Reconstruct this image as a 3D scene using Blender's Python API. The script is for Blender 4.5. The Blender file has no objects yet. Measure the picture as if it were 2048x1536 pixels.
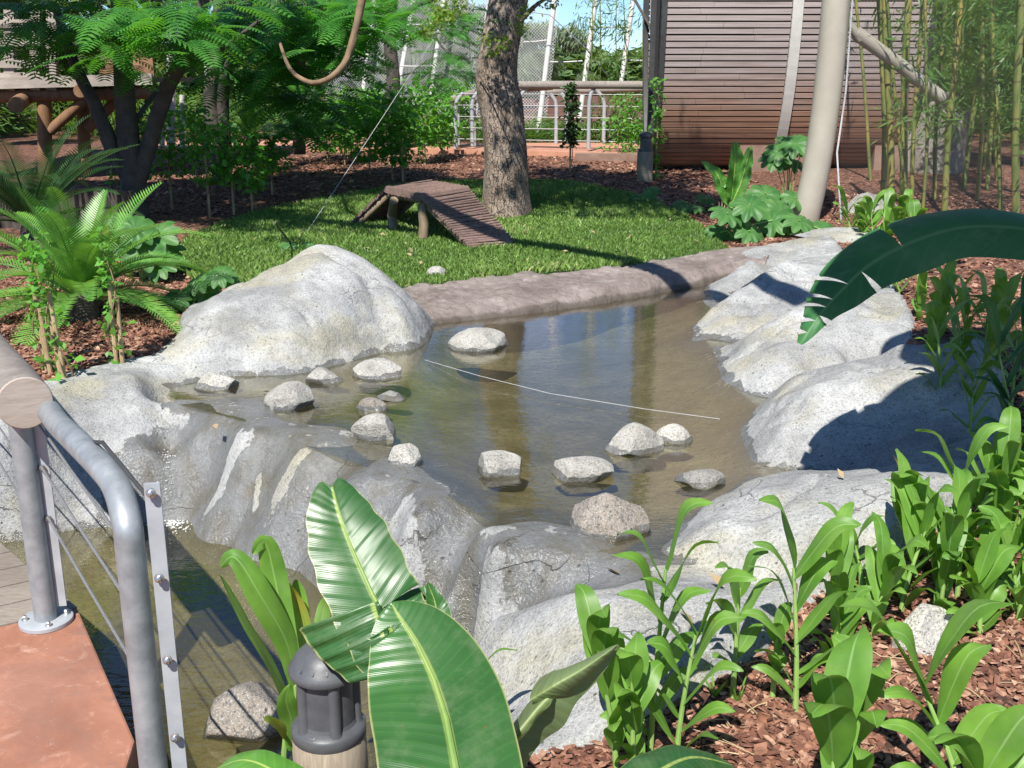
import bpy, math, random
import numpy as np
from mathutils import Vector, Matrix

random.seed(7); rng = np.random.default_rng(7)
C = bpy.context.scene.collection
SC = bpy.context.scene

# ------------------------------------------------------------------ camera, sky, sun, exposure
FPX = 2150.0; PITCH = math.radians(16.04); EYE = 1.75
cam_d = bpy.data.cameras.new('camera'); cam = bpy.data.objects.new('camera', cam_d); C.objects.link(cam)
cam.location = (0, 0, EYE); cam.rotation_euler = (math.pi/2 - PITCH, 0, 0)
cam_d.sensor_width = 36; cam_d.lens = 36*FPX/2048; cam_d.clip_start = 0.05; cam_d.clip_end = 2000
SC.camera = cam
SUN_AZ = math.radians(17); SUN_EL = math.radians(52.5)      # shadows fall away from the camera and to the right
world = bpy.data.worlds.new('World'); SC.world = world; world.use_nodes = True
wn = world.node_tree.nodes; wl = world.node_tree.links
sky = wn.new('ShaderNodeTexSky'); sky.sky_type = 'NISHITA'; sky.sun_disc = False
sky.sun_elevation = SUN_EL; sky.sun_rotation = math.pi + SUN_AZ
sky.altitude = 2500; sky.air_density = 1.0; sky.dust_density = 0.1; sky.ozone_density = 3.0
tint = wn.new('ShaderNodeMix'); tint.data_type = 'RGBA'; tint.blend_type = 'MULTIPLY'; tint.inputs[0].default_value = 1; tint.inputs[7].default_value = (.74, .88, 1.0, 1)
wl.new(sky.outputs[0], tint.inputs[6]); wl.new(tint.outputs[2], wn['Background'].inputs[0]); wn['Background'].inputs[1].default_value = 0.10
sun_d = bpy.data.lights.new('sun', 'SUN'); sun_d.energy = 5.0; sun_d.angle = math.radians(0.5); sun_d.color = (1, .965, .9)
sun = bpy.data.objects.new('sun', sun_d); C.objects.link(sun)
SDIR = Vector((math.sin(SUN_AZ)*math.cos(SUN_EL), math.cos(SUN_AZ)*math.cos(SUN_EL), -math.sin(SUN_EL)))  # travel of light
sun.rotation_euler = SDIR.to_track_quat('-Z', 'Y').to_euler()
SC.view_settings.view_transform = 'Standard'; SC.view_settings.look = 'None'
SC.view_settings.exposure = 0.58; SC.view_settings.gamma = 1.0
SC.cycles.max_bounces = 8; SC.cycles.transparent_max_bounces = 24
SC.cycles.use_denoising = True
SC.cycles.caustics_reflective = False; SC.cycles.caustics_refractive = False

# ------------------------------------------------------------------ helpers
def ray(px, py):
    u = (px-1024)/FPX; v = (768-py)/FPX
    return (u, math.cos(PITCH)+v*math.sin(PITCH), -math.sin(PITCH)+v*math.cos(PITCH))
def P(px, py, z):
    d = ray(px, py); t = (z-EYE)/d[2]; return Vector((d[0]*t, d[1]*t, z))
def PY(px, py, Y):
    d = ray(px, py); t = Y/d[1]; return Vector((d[0]*t, Y, EYE+d[2]*t))

def setp(o, **k):
    for a, b in k.items():
        if b is not None: o[a] = b
    return o
def thing(name, label, cat, loc=(0, 0, 0), group=None, rz=0):
    o = bpy.data.objects.new(name, None); C.objects.link(o); o.location = loc; o.rotation_euler = (0, 0, rz)
    o.empty_display_size = .1
    return setp(o, label=label, category=cat, group=group)
def tag(o, label=None, cat=None, group=None, kind=None):
    return setp(o, label=label, category=cat, group=group, kind=kind)
def link(name, me, mat, parent=None):
    o = bpy.data.objects.new(name, me); C.objects.link(o)
    if mat is not None: me.materials.append(mat)
    if parent is not None:
        o.parent = parent
        o.location = -Vector(parent.location) if not getattr(parent, '_l', None) else (0, 0, 0)
    return o
def mk(name, V, F, mat, parent=None, smooth=True, uv=None, local=False, attr=None):
    """mesh from arrays; V is in world space unless local; the part is placed so that it stays where it is under its parent"""
    me = bpy.data.meshes.new(name)
    V = np.asarray(V, dtype=np.float32).reshape(-1, 3)
    if parent is not None and not local:
        off = np.zeros(3); q = parent
        while q is not None:
            off += np.array(q.location); q = q.parent
        V = V - off.astype(np.float32)
    if isinstance(F, np.ndarray):
        n, k = F.shape
        me.vertices.add(len(V)); me.vertices.foreach_set('co', V.ravel())
        me.loops.add(n*k); me.loops.foreach_set('vertex_index', F.astype(np.int32).ravel())
        me.polygons.add(n); me.polygons.foreach_set('loop_start', np.arange(0, n*k, k, dtype=np.int32))
        me.polygons.foreach_set('loop_total', np.full(n, k, dtype=np.int32))
        me.update(calc_edges=True)
    else:
        me.from_pydata(V.tolist(), [], [list(f) for f in F])
    me.polygons.foreach_set('use_smooth', [smooth]*len(me.polygons))
    if uv is not None:
        l = me.uv_layers.new(name='UVMap'); li = np.zeros(len(me.loops), dtype=np.int32)
        me.loops.foreach_get('vertex_index', li)
        l.data.foreach_set('uv', np.asarray(uv, dtype=np.float32)[li].ravel())
    if attr is not None:
        for an, av in attr.items():
            a = me.attributes.new(an, 'FLOAT', 'POINT'); a.data.foreach_set('value', np.asarray(av, dtype=np.float32))
    me.update()
    o = bpy.data.objects.new(name, me); C.objects.link(o)
    if mat is not None: me.materials.append(mat)
    if parent is not None: o.parent = parent
    return o

class MB:
    def __init__(s): s.v = []; s.f = []; s.uv = []
    def add(s, V, F, uv=None):
        b = len(s.v); s.v += [tuple(x) for x in V]; s.f += [tuple(i+b for i in f) for f in F]
        s.uv += list(uv) if uv is not None else [(0, 0)]*len(V)
    def box(s, c, size, rz=0, M=None):
        x, y, z = [a/2 for a in size]
        V = [Vector((i*x, j*y, k*z)) for i in (-1, 1) for j in (-1, 1) for k in (-1, 1)]
        if M is None: M = Matrix.Rotation(rz, 3, 'Z')
        V = [M @ v + Vector(c) for v in V]
        s.add(V, [(0, 1, 3, 2), (4, 6, 7, 5), (0, 4, 5, 1), (2, 3, 7, 6), (0, 2, 6, 4), (1, 5, 7, 3)])
    def beam(s, a, b, w, h, up=(0, 0, 1)):
        a = Vector(a); b = Vector(b); d = (b-a); L = d.length; d.normalize()
        sx = d.cross(Vector(up)).normalized(); u = sx.cross(d)
        M = Matrix((sx, d, u)).transposed(); s.box((a+b)/2, (w, L, h), M=M)
    def tube(s, pts, r, n=12, caps=True, rough=0):
        pts = [Vector(p) for p in pts]
        rr = r if hasattr(r, '__len__') else [r]*len(pts)
        T = []
        for i in range(len(pts)):
            a = pts[max(0, i-1)]; b = pts[min(len(pts)-1, i+1)]; T.append((b-a).normalized())
        ref = Vector((0, 0, 1)) if abs(T[0].z) < .9 else Vector((1, 0, 0))
        nrm = T[0].cross(ref).normalized(); V = []; uv = []; L = 0
        for i, p in enumerate(pts):
            nrm = (nrm - T[i]*nrm.dot(T[i])).normalized(); bi = T[i].cross(nrm)
            if i: L += (p-pts[i-1]).length
            for k in range(n):
                a = 2*math.pi*k/n; q = rr[i]*(1+rough*math.sin(k*2.3+i*1.7))
                V.append(p+nrm*math.cos(a)*q+bi*math.sin(a)*q); uv.append((k/n, L))
        F = [(i*n+k, i*n+(k+1) % n, (i+1)*n+(k+1) % n, (i+1)*n+k) for i in range(len(pts)-1) for k in range(n)]
        if caps: F += [tuple(range(n-1, -1, -1)), tuple(range((len(pts)-1)*n, len(pts)*n))]
        s.add(V, F, uv)
    def lathe(s, prof, c, n=24, axis=None):
        V = []; c = Vector(c)
        M = axis if axis is not None else Matrix.Identity(3)
        for r, z in prof:
            for k in range(n):
                a = 2*math.pi*k/n; V.append(M @ Vector((r*math.cos(a), r*math.sin(a), z))+c)
        F = [(i*n+k, i*n+(k+1) % n, (i+1)*n+(k+1) % n, (i+1)*n+k) for i in range(len(prof)-1) for k in range(n)]
        F += [tuple(range(n-1, -1, -1)), tuple(range((len(prof)-1)*n, len(prof)*n))]
        s.add(V, F)
    def build(s, name, mat, parent=None, smooth=True, sharp=40):
        o = mk(name, np.array([tuple(v) for v in s.v]), s.f, mat, parent, smooth, uv=s.uv)
        if smooth and sharp:
            try: o.data.set_sharp_from_angle(angle=math.radians(sharp))
            except Exception: pass
        return o

def crom(pts, n, closed=False):
    """Catmull-Rom through rows of an array, n samples"""
    A = np.array([list(p) for p in pts], dtype=float); m = len(A)
    t = np.linspace(0, m-1, n); i = np.minimum(t.astype(int), m-2); f = (t-i)[:, None]
    p0 = A[np.maximum(i-1, 0)]; p1 = A[i]; p2 = A[i+1]; p3 = A[np.minimum(i+2, m-1)]
    return .5*((2*p1)+(-p0+p2)*f+(2*p0-5*p1+4*p2-p3)*f*f+(-p0+3*p1-3*p2+p3)*f**3)

def vnoise(x, y, seed=0):
    xi = np.floor(x).astype(np.int64); yi = np.floor(y).astype(np.int64); xf = x-xi; yf = y-yi
    def h(a, b):
        n = (a*374761393+b*668265263+seed*982451653) & 0x7fffffff
        n = ((n ^ (n >> 13))*1274126177) & 0x7fffffff
        return ((n ^ (n >> 16)) & 0xffff)/65535.0
    u = xf*xf*(3-2*xf); v = yf*yf*(3-2*yf)
    return (h(xi, yi)*(1-u)+h(xi+1, yi)*u)*(1-v)+(h(xi, yi+1)*(1-u)+h(xi+1, yi+1)*u)*v
def fbm(x, y, o=4, seed=0):
    s = 0; a = .5
    for k in range(o):
        s = s+a*(vnoise(x*2**k+k*17.3, y*2**k-k*9.1, seed+k)-.5); a *= .5
    return s

def poly_sd(x, y, poly):
    """signed distance to a polygon, negative inside"""
    A = np.array(poly, dtype=float)[:, :2]; B = np.roll(A, -1, 0)
    d = np.full(x.shape, 1e9); ins = np.zeros(x.shape, dtype=bool)
    for a, b in zip(A, B):
        e = b-a; w0 = x-a[0]; w1 = y-a[1]
        t = np.clip((w0*e[0]+w1*e[1])/max(e@e, 1e-12), 0, 1)
        d = np.minimum(d, (w0-e[0]*t)**2+(w1-e[1]*t)**2)
        if a[1] != b[1]:
            ins ^= ((a[1] > y) != (b[1] > y)) & (x < (b[0]-a[0])*(y-a[1])/(b[1]-a[1])+a[0])
    d = np.sqrt(d); return np.where(ins, -d, d)

class RBF:
    def __init__(s, pts, c=.12, lam=.002):
        s.p = np.array([p[:2] for p in pts], float); z = np.array([p[2] for p in pts], float); s.c = c
        n = len(z); K = s.k(s.p); A = np.zeros((n+3, n+3)); A[:n, :n] = K+lam*np.eye(n)
        Q = np.c_[np.ones(n), s.p]; A[:n, n:] = Q; A[n:, :n] = Q.T
        s.w = np.linalg.solve(A, np.r_[z, 0, 0, 0])
    def k(s, X):
        d2 = ((X[:, None, :]-s.p[None])**2).sum(2); return -np.sqrt(d2+s.c**2)
    def __call__(s, x, y):
        x = np.asarray(x, float); sh = x.shape; X = np.c_[x.ravel(), np.asarray(y, float).ravel()]; out = []
        for i in range(0, len(X), 20000):
            q = X[i:i+20000]; out.append(s.k(q)@s.w[:-3]+s.w[-3]+q@s.w[-2:])
        return np.concatenate(out).reshape(sh)

# ------------------------------------------------------------------ materials
def newmat(name):
    m = bpy.data.materials.new(name); m.use_nodes = True
    nt = m.node_tree; return m, nt, nt.nodes['Principled BSDF']
def N(nt, typ, **k):
    n = nt.nodes.new(typ)
    for a, b in k.items():
        if a in n.inputs.keys(): n.inputs[a].default_value = b
        else: setattr(n, a, b)
    return n
def ramp(nt, fac, stops, interp='LINEAR'):
    r = nt.nodes.new('ShaderNodeValToRGB'); r.color_ramp.interpolation = interp
    e = r.color_ramp.elements
    while len(e) < len(stops): e.new(.5)
    for x, (p, c) in zip(e, stops): x.position = p; x.color = (c[0], c[1], c[2], 1)
    nt.links.new(fac, r.inputs[0]); return r.outputs[0]
def g(v): return (v, v, v)
def mix(nt, f, a, b, t='MIX'):
    m = nt.nodes.new('ShaderNodeMix'); m.data_type = 'RGBA'; m.blend_type = t
    for s_, val in ((0, f), (6, a), (7, b)):
        if hasattr(val, 'links') or hasattr(val, 'is_linked'): nt.links.new(val, m.inputs[s_])
        elif s_ == 0: m.inputs[0].default_value = val
        else: m.inputs[s_].default_value = (val[0], val[1], val[2], 1)
    return m.outputs[2]
def mth(nt, op, a, b=0.0, c=None):
    m = nt.nodes.new('ShaderNodeMath'); m.operation = op
    for i, val in enumerate((a, b) if c is None else (a, b, c)):
        if hasattr(val, 'is_linked'): nt.links.new(val, m.inputs[i])
        else: m.inputs[i].default_value = val
    return m.outputs[0]
def noise(nt, scale, detail=4, rough=.55, vec=None, dist=0):
    n = nt.nodes.new('ShaderNodeTexNoise'); n.inputs['Scale'].default_value = scale
    n.inputs['Detail'].default_value = detail; n.inputs['Roughness'].default_value = rough
    n.inputs['Distortion'].default_value = dist
    if vec is not None: nt.links.new(vec, n.inputs['Vector'])
    return n.outputs[0]
def geo_pos(nt): return nt.nodes.new('ShaderNodeNewGeometry').outputs['Position']
def obj_pos(nt): return nt.nodes.new('ShaderNodeTexCoord').outputs['Object']
def scalev(nt, v, s):
    m = nt.nodes.new('ShaderNodeMapping'); m.inputs['Scale'].default_value = s; nt.links.new(v, m.inputs[0]); return m.outputs[0]
def bump(nt, bs, h, strength=.3, dist=.01, normal=None):
    b = nt.nodes.new('ShaderNodeBump'); b.inputs['Strength'].default_value = strength; b.inputs['Distance'].default_value = dist
    nt.links.new(h, b.inputs['Height'])
    if normal is not None: nt.links.new(normal, b.inputs['Normal'])
    if bs is not None: nt.links.new(b.outputs[0], bs.inputs['Normal'])
    return b.outputs[0]
def attr(nt, name):
    a = nt.nodes.new('ShaderNodeAttribute'); a.attribute_name = name; return a.outputs['Fac']

def mat_rock(name, c1, c2, speck=.5, lichen=True, sc=1.0):
    m, nt, bs = newmat(name); p = geo_pos(nt)
    n1 = noise(nt, 2.2*sc, 6, .6, p); n2 = noise(nt, 90*sc, 3, .7, p); n3 = noise(nt, 9*sc, 6, .65, p)
    n4 = noise(nt, 230*sc, 2, .6, p)
    c = mix(nt, ramp(nt, n1, [(.35, g(0)), (.65, g(1))]), c1, c2)
    if lichen:
        c = mix(nt, mth(nt, 'MULTIPLY', ramp(nt, noise(nt, 1.7, 6, .6, scalev(nt, p, (1, 1.3, 1))), [(.5, g(0)), (.63, g(1))]), .6), c, (.36, .32, .19))
        c = mix(nt, mth(nt, 'MULTIPLY', ramp(nt, noise(nt, 3.1, 7, .7, p), [(.51, g(0)), (.64, g(1))]), .55), c, (.17, .17, .165))
    c = mix(nt, mth(nt, 'MULTIPLY', ramp(nt, n3, [(.3, g(1)), (.55, g(0))]), .4), c, (.13, .13, .12))
    c = mix(nt, mth(nt, 'MULTIPLY', ramp(nt, n2, [(.38, g(1)), (.5, g(0))]), speck), c, (.09, .09, .085))
    c = mix(nt, mth(nt, 'MULTIPLY', ramp(nt, n4, [(.55, g(0)), (.66, g(1))]), .45), c, (.66, .66, .63))
    # dark pits
    vor = nt.nodes.new('ShaderNodeTexVoronoi'); vor.inputs['Scale'].default_value = 26*sc; nt.links.new(p, vor.inputs['Vector'])
    pit = mth(nt, 'MULTIPLY', ramp(nt, vor.outputs['Distance'], [(.05, g(1)), (.16, g(0))]), ramp(nt, noise(nt, 5, 3, .5, p), [(.5, g(0)), (.6, g(1))]))
    c = mix(nt, mth(nt, 'MULTIPLY', pit, .7), c, (.05, .045, .04))
    pd = nt.nodes.new('ShaderNodeTexNoise'); pd.inputs['Scale'].default_value = 3.5; pd.inputs['Detail'].default_value = 6; nt.links.new(p, pd.inputs['Vector'])
    pv = nt.nodes.new('ShaderNodeVectorMath'); pv.operation = 'MULTIPLY_ADD'; pv.inputs[1].default_value = (.5, .5, .5); nt.links.new(pd.outputs['Color'], pv.inputs[0]); nt.links.new(scalev(nt, p, (1, 1, 1.6)), pv.inputs[2])
    ve = nt.nodes.new('ShaderNodeTexVoronoi'); ve.feature = 'DISTANCE_TO_EDGE'; ve.inputs['Scale'].default_value = 2.1*sc; nt.links.new(pv.outputs[0], ve.inputs['Vector'])
    crk = mth(nt, 'MULTIPLY', ramp(nt, ve.outputs['Distance'], [(.0, g(1)), (.008, g(0))]), ramp(nt, noise(nt, 1.9, 3, .5, p), [(.54, g(0)), (.62, g(1))]))
    c = mix(nt, mth(nt, 'MULTIPLY', crk, .5 if lichen else 0), c, (.08, .07, .06))
    wet = attr(nt, 'wet')
    wn_ = mth(nt, 'ADD', wet, mth(nt, 'MULTIPLY', mth(nt, 'SUBTRACT', noise(nt, 7, 5, .65, scalev(nt, p, (1.6, 1.6, .45))), .5), 2.3))
    wf = ramp(nt, wn_, [(.47, g(0)), (.55, g(1))])
    wf = mth(nt, 'MULTIPLY', wf, ramp(nt, wet, [(.02, g(0)), (.15, g(1))]))
    moss = ramp(nt, noise(nt, 4, 6, .7, scalev(nt, p, (2, 2, .6))), [(.45, g(0)), (.62, g(1))])
    wc = mix(nt, .78, c, (.12, .125, .127)); wc = mix(nt, mth(nt, 'MULTIPLY', moss, .5), wc, (.1, .08, .04))
    c = mix(nt, wf, c, wc)
    bed = attr(nt, 'bed')
    bc = mix(nt, ramp(nt, noise(nt, 3.2, 7, .65, p), [(.38, g(0)), (.62, g(1))]), (.19, .17, .09), (.31, .285, .185))
    bc = mix(nt, mth(nt, 'MULTIPLY', ramp(nt, noise(nt, 40, 4, .7, p), [(.4, g(1)), (.5, g(0))]), .35), bc, (.05, .04, .02))
    c = mix(nt, bed, c, bc)
    nt.links.new(c, bs.inputs['Base Color'])
    r = mth(nt, 'SUBTRACT', .88, mth(nt, 'MULTIPLY', wf, .72)); nt.links.new(r, bs.inputs['Roughness'])
    hh = mth(nt, 'ADD', mth(nt, 'MULTIPLY', n2, .25), mth(nt, 'ADD', n3, mth(nt, 'ADD', mth(nt, 'MULTIPLY', pit, -.3), mth(nt, 'MULTIPLY', crk, -.35 if lichen else 0))))
    bump(nt, bs, hh, .85, .025)
    return m

def mat_noise(name, stops, scale=8, rough=.7, bstr=.3, bscale=None, detail=5, aniso=None, metallic=0, world=True, bdist=.006):
    m, nt, bs = newmat(name); p = geo_pos(nt) if world else obj_pos(nt)
    if aniso: p = scalev(nt, p, aniso)
    n1 = noise(nt, scale, detail, .62, p)
    nt.links.new(ramp(nt, n1, stops), bs.inputs['Base Color'])
    bs.inputs['Roughness'].default_value = rough; bs.inputs['Metallic'].default_value = metallic
    if bstr: bump(nt, bs, noise(nt, bscale or scale*3, 5, .6, p), bstr, bdist)
    return m

def mat_leaf(name, c1, c2, rib=None, veins=0, trans=.3, rough=.38, vary=3.0, edge=None, spec=.5):
    m, nt, bs = newmat(name); p = geo_pos(nt)
    n1 = noise(nt, vary, 3, .6, p)
    c = mix(nt, ramp(nt, n1, [(.35, g(0)), (.65, g(1))]), c1, c2)
    if rib:
        uv = nt.nodes.new('ShaderNodeUVMap').outputs[0]; sx = nt.nodes.new('ShaderNodeSeparateXYZ'); nt.links.new(uv, sx.inputs[0])
        au = mth(nt, 'ABSOLUTE', mth(nt, 'SUBTRACT', mth(nt, 'MULTIPLY', sx.outputs[0], 2), 1)); v = sx.outputs[1]
        if veins:
            ph = mth(nt, 'MULTIPLY', mth(nt, 'SUBTRACT', v, mth(nt, 'MULTIPLY', au, .10)), veins)
            w = mth(nt, 'ADD', mth(nt, 'MULTIPLY', mth(nt, 'SINE', ph), .5), .5)
            c = mix(nt, mth(nt, 'MULTIPLY', mth(nt, 'POWER', w, 10), .26), c, (c2[0]*1.35, c2[1]*1.25, c2[2]*1.2))
            w2 = mth(nt, 'SINE', mth(nt, 'MULTIPLY', ph, 5.3))
            w3 = mth(nt, 'SINE', mth(nt, 'MULTIPLY', ph, .43))
            bump(nt, bs, mth(nt, 'ADD', mth(nt, 'ADD', w, mth(nt, 'MULTIPLY', w2, .10)), w3), .2, .004)
        if edge: c = mix(nt, ramp(nt, au, [(.965, g(0)), (.985, g(1))]), c, edge)
        c = mix(nt, ramp(nt, au, [(.035, g(1)), (.075, g(0))]), c, rib)
    # blemishes: small brown spots and dusty fading
    sp_ = mth(nt, 'MULTIPLY', ramp(nt, noise(nt, 38, 3, .6, p), [(.68, g(0)), (.72, g(1))]), ramp(nt, noise(nt, 6, 3, .6, p), [(.5, g(0)), (.6, g(1))]))
    c = mix(nt, mth(nt, 'MULTIPLY', sp_, .7), c, (.16, .1, .035))
    c = mix(nt, mth(nt, 'MULTIPLY', ramp(nt, noise(nt, 11, 5, .7, p), [(.5, g(0)), (.7, g(1))]), .22), c, (.3, .33, .2))
    nt.links.new(c, bs.inputs['Base Color']); bs.inputs['Roughness'].default_value = rough
    bs.inputs['Specular IOR Level'].default_value = spec
    tr = nt.nodes.new('ShaderNodeBsdfTranslucent'); mm = nt.nodes.new('ShaderNodeMixShader'); mm.inputs[0].default_value = trans
    tc = mix(nt, .55, c, (c2[0]*2.2, c2[1]*1.9, c2[2]*.6)); nt.links.new(tc, tr.inputs[0])
    nt.links.new(bs.outputs[0], mm.inputs[1]); nt.links.new(tr.outputs[0], mm.inputs[2])
    nt.links.new(mm.outputs[0], nt.nodes['Material Output'].inputs[0])
    return m

M = {}
M['rock'] = mat_rock('granite_rock', (.25, .25, .25), (.5, .5, .485))
M['pebble'] = mat_rock('pebble_rock', (.32, .3, .265), (.6, .57, .51), speck=.75, lichen=False, sc=1.6)
M['brown_rock'] = mat_rock('mottled_brown_rock', (.17, .14, .11), (.36, .31, .26), speck=.85, lichen=False, sc=.8)
M['dark_pebble'] = mat_rock('dark_pebble_rock', (.2, .19, .17), (.33, .31, .28), speck=.8, lichen=False, sc=1.4)

def mat_rim():
    m, nt, bs = newmat('pink_stone'); p = geo_pos(nt)
    c = mix(nt, ramp(nt, noise(nt, 2.5, 6, .6, p), [(.35, g(0)), (.65, g(1))]), (.19, .15, .13), (.31, .26, .235))
    c = mix(nt, mth(nt, 'MULTIPLY', ramp(nt, noise(nt, 14, 6, .7, p), [(.35, g(1)), (.55, g(0))]), .5), c, (.1, .08, .07))
    c = mix(nt, mth(nt, 'MULTIPLY', ramp(nt, noise(nt, 5, 4, .7, p), [(.58, g(0)), (.68, g(1))]), .5), c, (.45, .4, .38))
    wet = attr(nt, 'wet'); c = mix(nt, mth(nt, 'MULTIPLY', wet, .8), c, (.07, .055, .04))
    nt.links.new(c, bs.inputs['Base Color']); bs.inputs['Roughness'].default_value = .8
    bump(nt, bs, noise(nt, 11, 7, .65, p, 1.2), .9, .03); return m
M['rim'] = mat_rim()

def mat_mulch():
    m, nt, bs = newmat('bark_mulch'); p = geo_pos(nt)
    pw = nt.nodes.new('ShaderNodeVectorMath'); pw.operation = 'ADD'; nn = nt.nodes.new('ShaderNodeTexNoise'); nn.inputs['Scale'].default_value = 18
    nt.links.new(p, nn.inputs['Vector']); sc_ = nt.nodes.new('ShaderNodeVectorMath'); sc_.operation = 'SCALE'; sc_.inputs['Scale'].default_value = .04
    nt.links.new(nn.outputs['Color'], sc_.inputs[0]); nt.links.new(p, pw.inputs[0]); nt.links.new(sc_.outputs[0], pw.inputs[1])
    v = nt.nodes.new('ShaderNodeTexVoronoi'); v.inputs['Scale'].default_value = 32; nt.links.new(scalev(nt, pw.outputs[0], (1, .8, 1)), v.inputs['Vector'])
    sx = nt.nodes.new('ShaderNodeSeparateXYZ'); nt.links.new(v.outputs['Color'], sx.inputs[0])
    c = ramp(nt, sx.outputs[0], [(0, (.09, .036, .022)), (.35, (.2, .08, .046)), (.7, (.31, .135, .078)), (1, (.44, .23, .15))])
    c = mix(nt, mth(nt, 'MULTIPLY', ramp(nt, v.outputs['Distance'], [(.35, g(0)), (.75, g(1))]), .8), c, (.025, .013, .01))
    c = mix(nt, mth(nt, 'MULTIPLY', ramp(nt, noise(nt, .9, 4, .6, p), [(.4, g(0)), (.6, g(1))]), .35), c, (.09, .045, .03))
    nt.links.new(c, bs.inputs['Base Color']); bs.inputs['Roughness'].default_value = .85
    bump(nt, bs, mth(nt, 'ADD', mth(nt, 'MULTIPLY', sx.outputs[1], .8), mth(nt, 'MULTIPLY', v.outputs['Distance'], -1)), 1, .02); return m
M['mulch'] = mat_mulch()
def mat_chip():
    m, nt, bs = newmat('bark_chip'); r = attr(nt, 'tone')
    c = ramp(nt, r, [(0, (.12, .045, .03)), (.4, (.25, .105, .065)), (.75, (.37, .18, .115)), (1, (.55, .35, .24))])
    c = mix(nt, ramp(nt, noise(nt, 60, 4, .6, geo_pos(nt)), [(.35, g(.5)), (.6, g(0))]), c, (.06, .03, .02))
    nt.links.new(c, bs.inputs['Base Color']); bs.inputs['Roughness'].default_value = .8; return m
M['chip'] = mat_chip()
def mat_blade():
    m, nt, bs = newmat('grass_blade'); r = attr(nt, 'tone')
    c = ramp(nt, r, [(0, (.09, .17, .03)), (.5, (.18, .32, .06)), (.9, (.3, .45, .11)), (1, (.5, .47, .22))])
    nt.links.new(c, bs.inputs['Base Color']); bs.inputs['Roughness'].default_value = .5
    tr = nt.nodes.new('ShaderNodeBsdfTranslucent'); mm = nt.nodes.new('ShaderNodeMixShader'); mm.inputs[0].default_value = .25
    nt.links.new(c, tr.inputs[0]); nt.links.new(bs.outputs[0], mm.inputs[1]); nt.links.new(tr.outputs[0], mm.inputs[2])
    nt.links.new(mm.outputs[0], nt.nodes['Material Output'].inputs[0]); return m
M['blade'] = mat_blade()
M['turf'] = mat_noise('turf_soil', [(.3, (.03, .06, .018)), (.7, (.07, .13, .035))], 14, .9, .6)

def mat_water(name, tint, rscale, rstr, murk=.08):
    m, nt, bs = newmat(name); nt.nodes.remove(bs); p = geo_pos(nt)
    tr = nt.nodes.new('ShaderNodeBsdfTransparent'); tr.inputs[0].default_value = (*tint, 1)
    gl = nt.nodes.new('ShaderNodeBsdfGlossy'); gl.inputs['Roughness'].default_value = .015
    fr = nt.nodes.new('ShaderNodeFresnel'); fr.inputs[0].default_value = 1.333
    h = mth(nt, 'ADD', noise(nt, rscale, 3, .55, scalev(nt, p, (.7, 1.5, 1))), mth(nt, 'MULTIPLY', noise(nt, rscale*.18, 2, .5, p), 1.2))
    b = bump(nt, None, h, rstr, .01); nt.links.new(b, gl.inputs['Normal']); nt.links.new(b, fr.inputs['Normal'])
    mm = nt.nodes.new('ShaderNodeMixShader'); nt.links.new(mth(nt, 'MINIMUM', mth(nt, 'MULTIPLY_ADD', fr.outputs[0], 1.5, .09), 1.0), mm.inputs[0])
    df = nt.nodes.new('ShaderNodeBsdfDiffuse'); df.inputs[0].default_value = (.2, .18, .09, 1); m1 = nt.nodes.new('ShaderNodeMixShader'); m1.inputs[0].default_value = murk
    nt.links.new(tr.outputs[0], m1.inputs[1]); nt.links.new(df.outputs[0], m1.inputs[2])
    nt.links.new(m1.outputs[0], mm.inputs[1]); nt.links.new(gl.outputs[0], mm.inputs[2])
    nt.links.new(mm.outputs[0], nt.nodes['Material Output'].inputs[0]); return m
M['water'] = mat_water('pond_water', (.86, .84, .72), 22, .09)
M['water_low'] = mat_water('lower_water', (.84, .81, .64), 16, .2, .2)
M['foam'] = mat_noise('white_water', [(.3, g(.7)), (.7, g(.9))], 30, .3, .2)

def mat_slab():
    m, nt, bs = newmat('red_concrete'); p = geo_pos(nt)
    c = mix(nt, ramp(nt, noise(nt, 3, 7, .65, p, .6), [(.35, g(0)), (.66, g(1))]), (.29, .12, .07), (.42, .195, .125))
    c = mix(nt, mth(nt, 'MULTIPLY', ramp(nt, noise(nt, 9, 6, .7, p, 1), [(.55, g(0)), (.7, g(1))]), .6), c, (.6, .36, .27))
    c = mix(nt, mth(nt, 'MULTIPLY', ramp(nt, noise(nt, 5.5, 6, .75, p), [(.3, g(1)), (.42, g(0))]), .65), c, (.2, .13, .11))
    c = mix(nt, ramp(nt, noise(nt, 70, 2, .5, p), [(.73, g(0)), (.75, g(.6))]), c, (.6, .5, .44))
    c = mix(nt, mth(nt, 'MULTIPLY', ramp(nt, noise(nt, 1.4, 6, .7, p, 1.5), [(.5, g(0)), (.62, g(1))]), .45), c, (.24, .13, .1))
    nt.links.new(c, bs.inputs['Base Color']); bs.inputs['Roughness'].default_value = .75
    bump(nt, bs, noise(nt, 60, 5, .7, p), .25, .004); return m
M['slab'] = mat_slab()
def mat_wood(name, a, b, scale=(1, 1, 1), rough=.8, k=18, bs_=.4):
    m, nt, bs = newmat(name); p = scalev(nt, geo_pos(nt), scale)
    n1 = noise(nt, k, 6, .65, p, .8)
    c = ramp(nt, n1, [(.3, a), (.7, b)])
    c = mix(nt, mth(nt, 'MULTIPLY', ramp(nt, noise(nt, 2.3, 3, .6, geo_pos(nt)), [(.4, g(0)), (.65, g(1))]), .4), c, tuple(x*.55 for x in a))
    nt.links.new(c, bs.inputs['Base Color']); bs.inputs['Roughness'].default_value = rough
    bump(nt, bs, n1, bs_, .004); return m
M['deck'] = mat_wood('deck_wood', (.2, .16, .125), (.36, .31, .26), (1.2, 9, 3))
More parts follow.
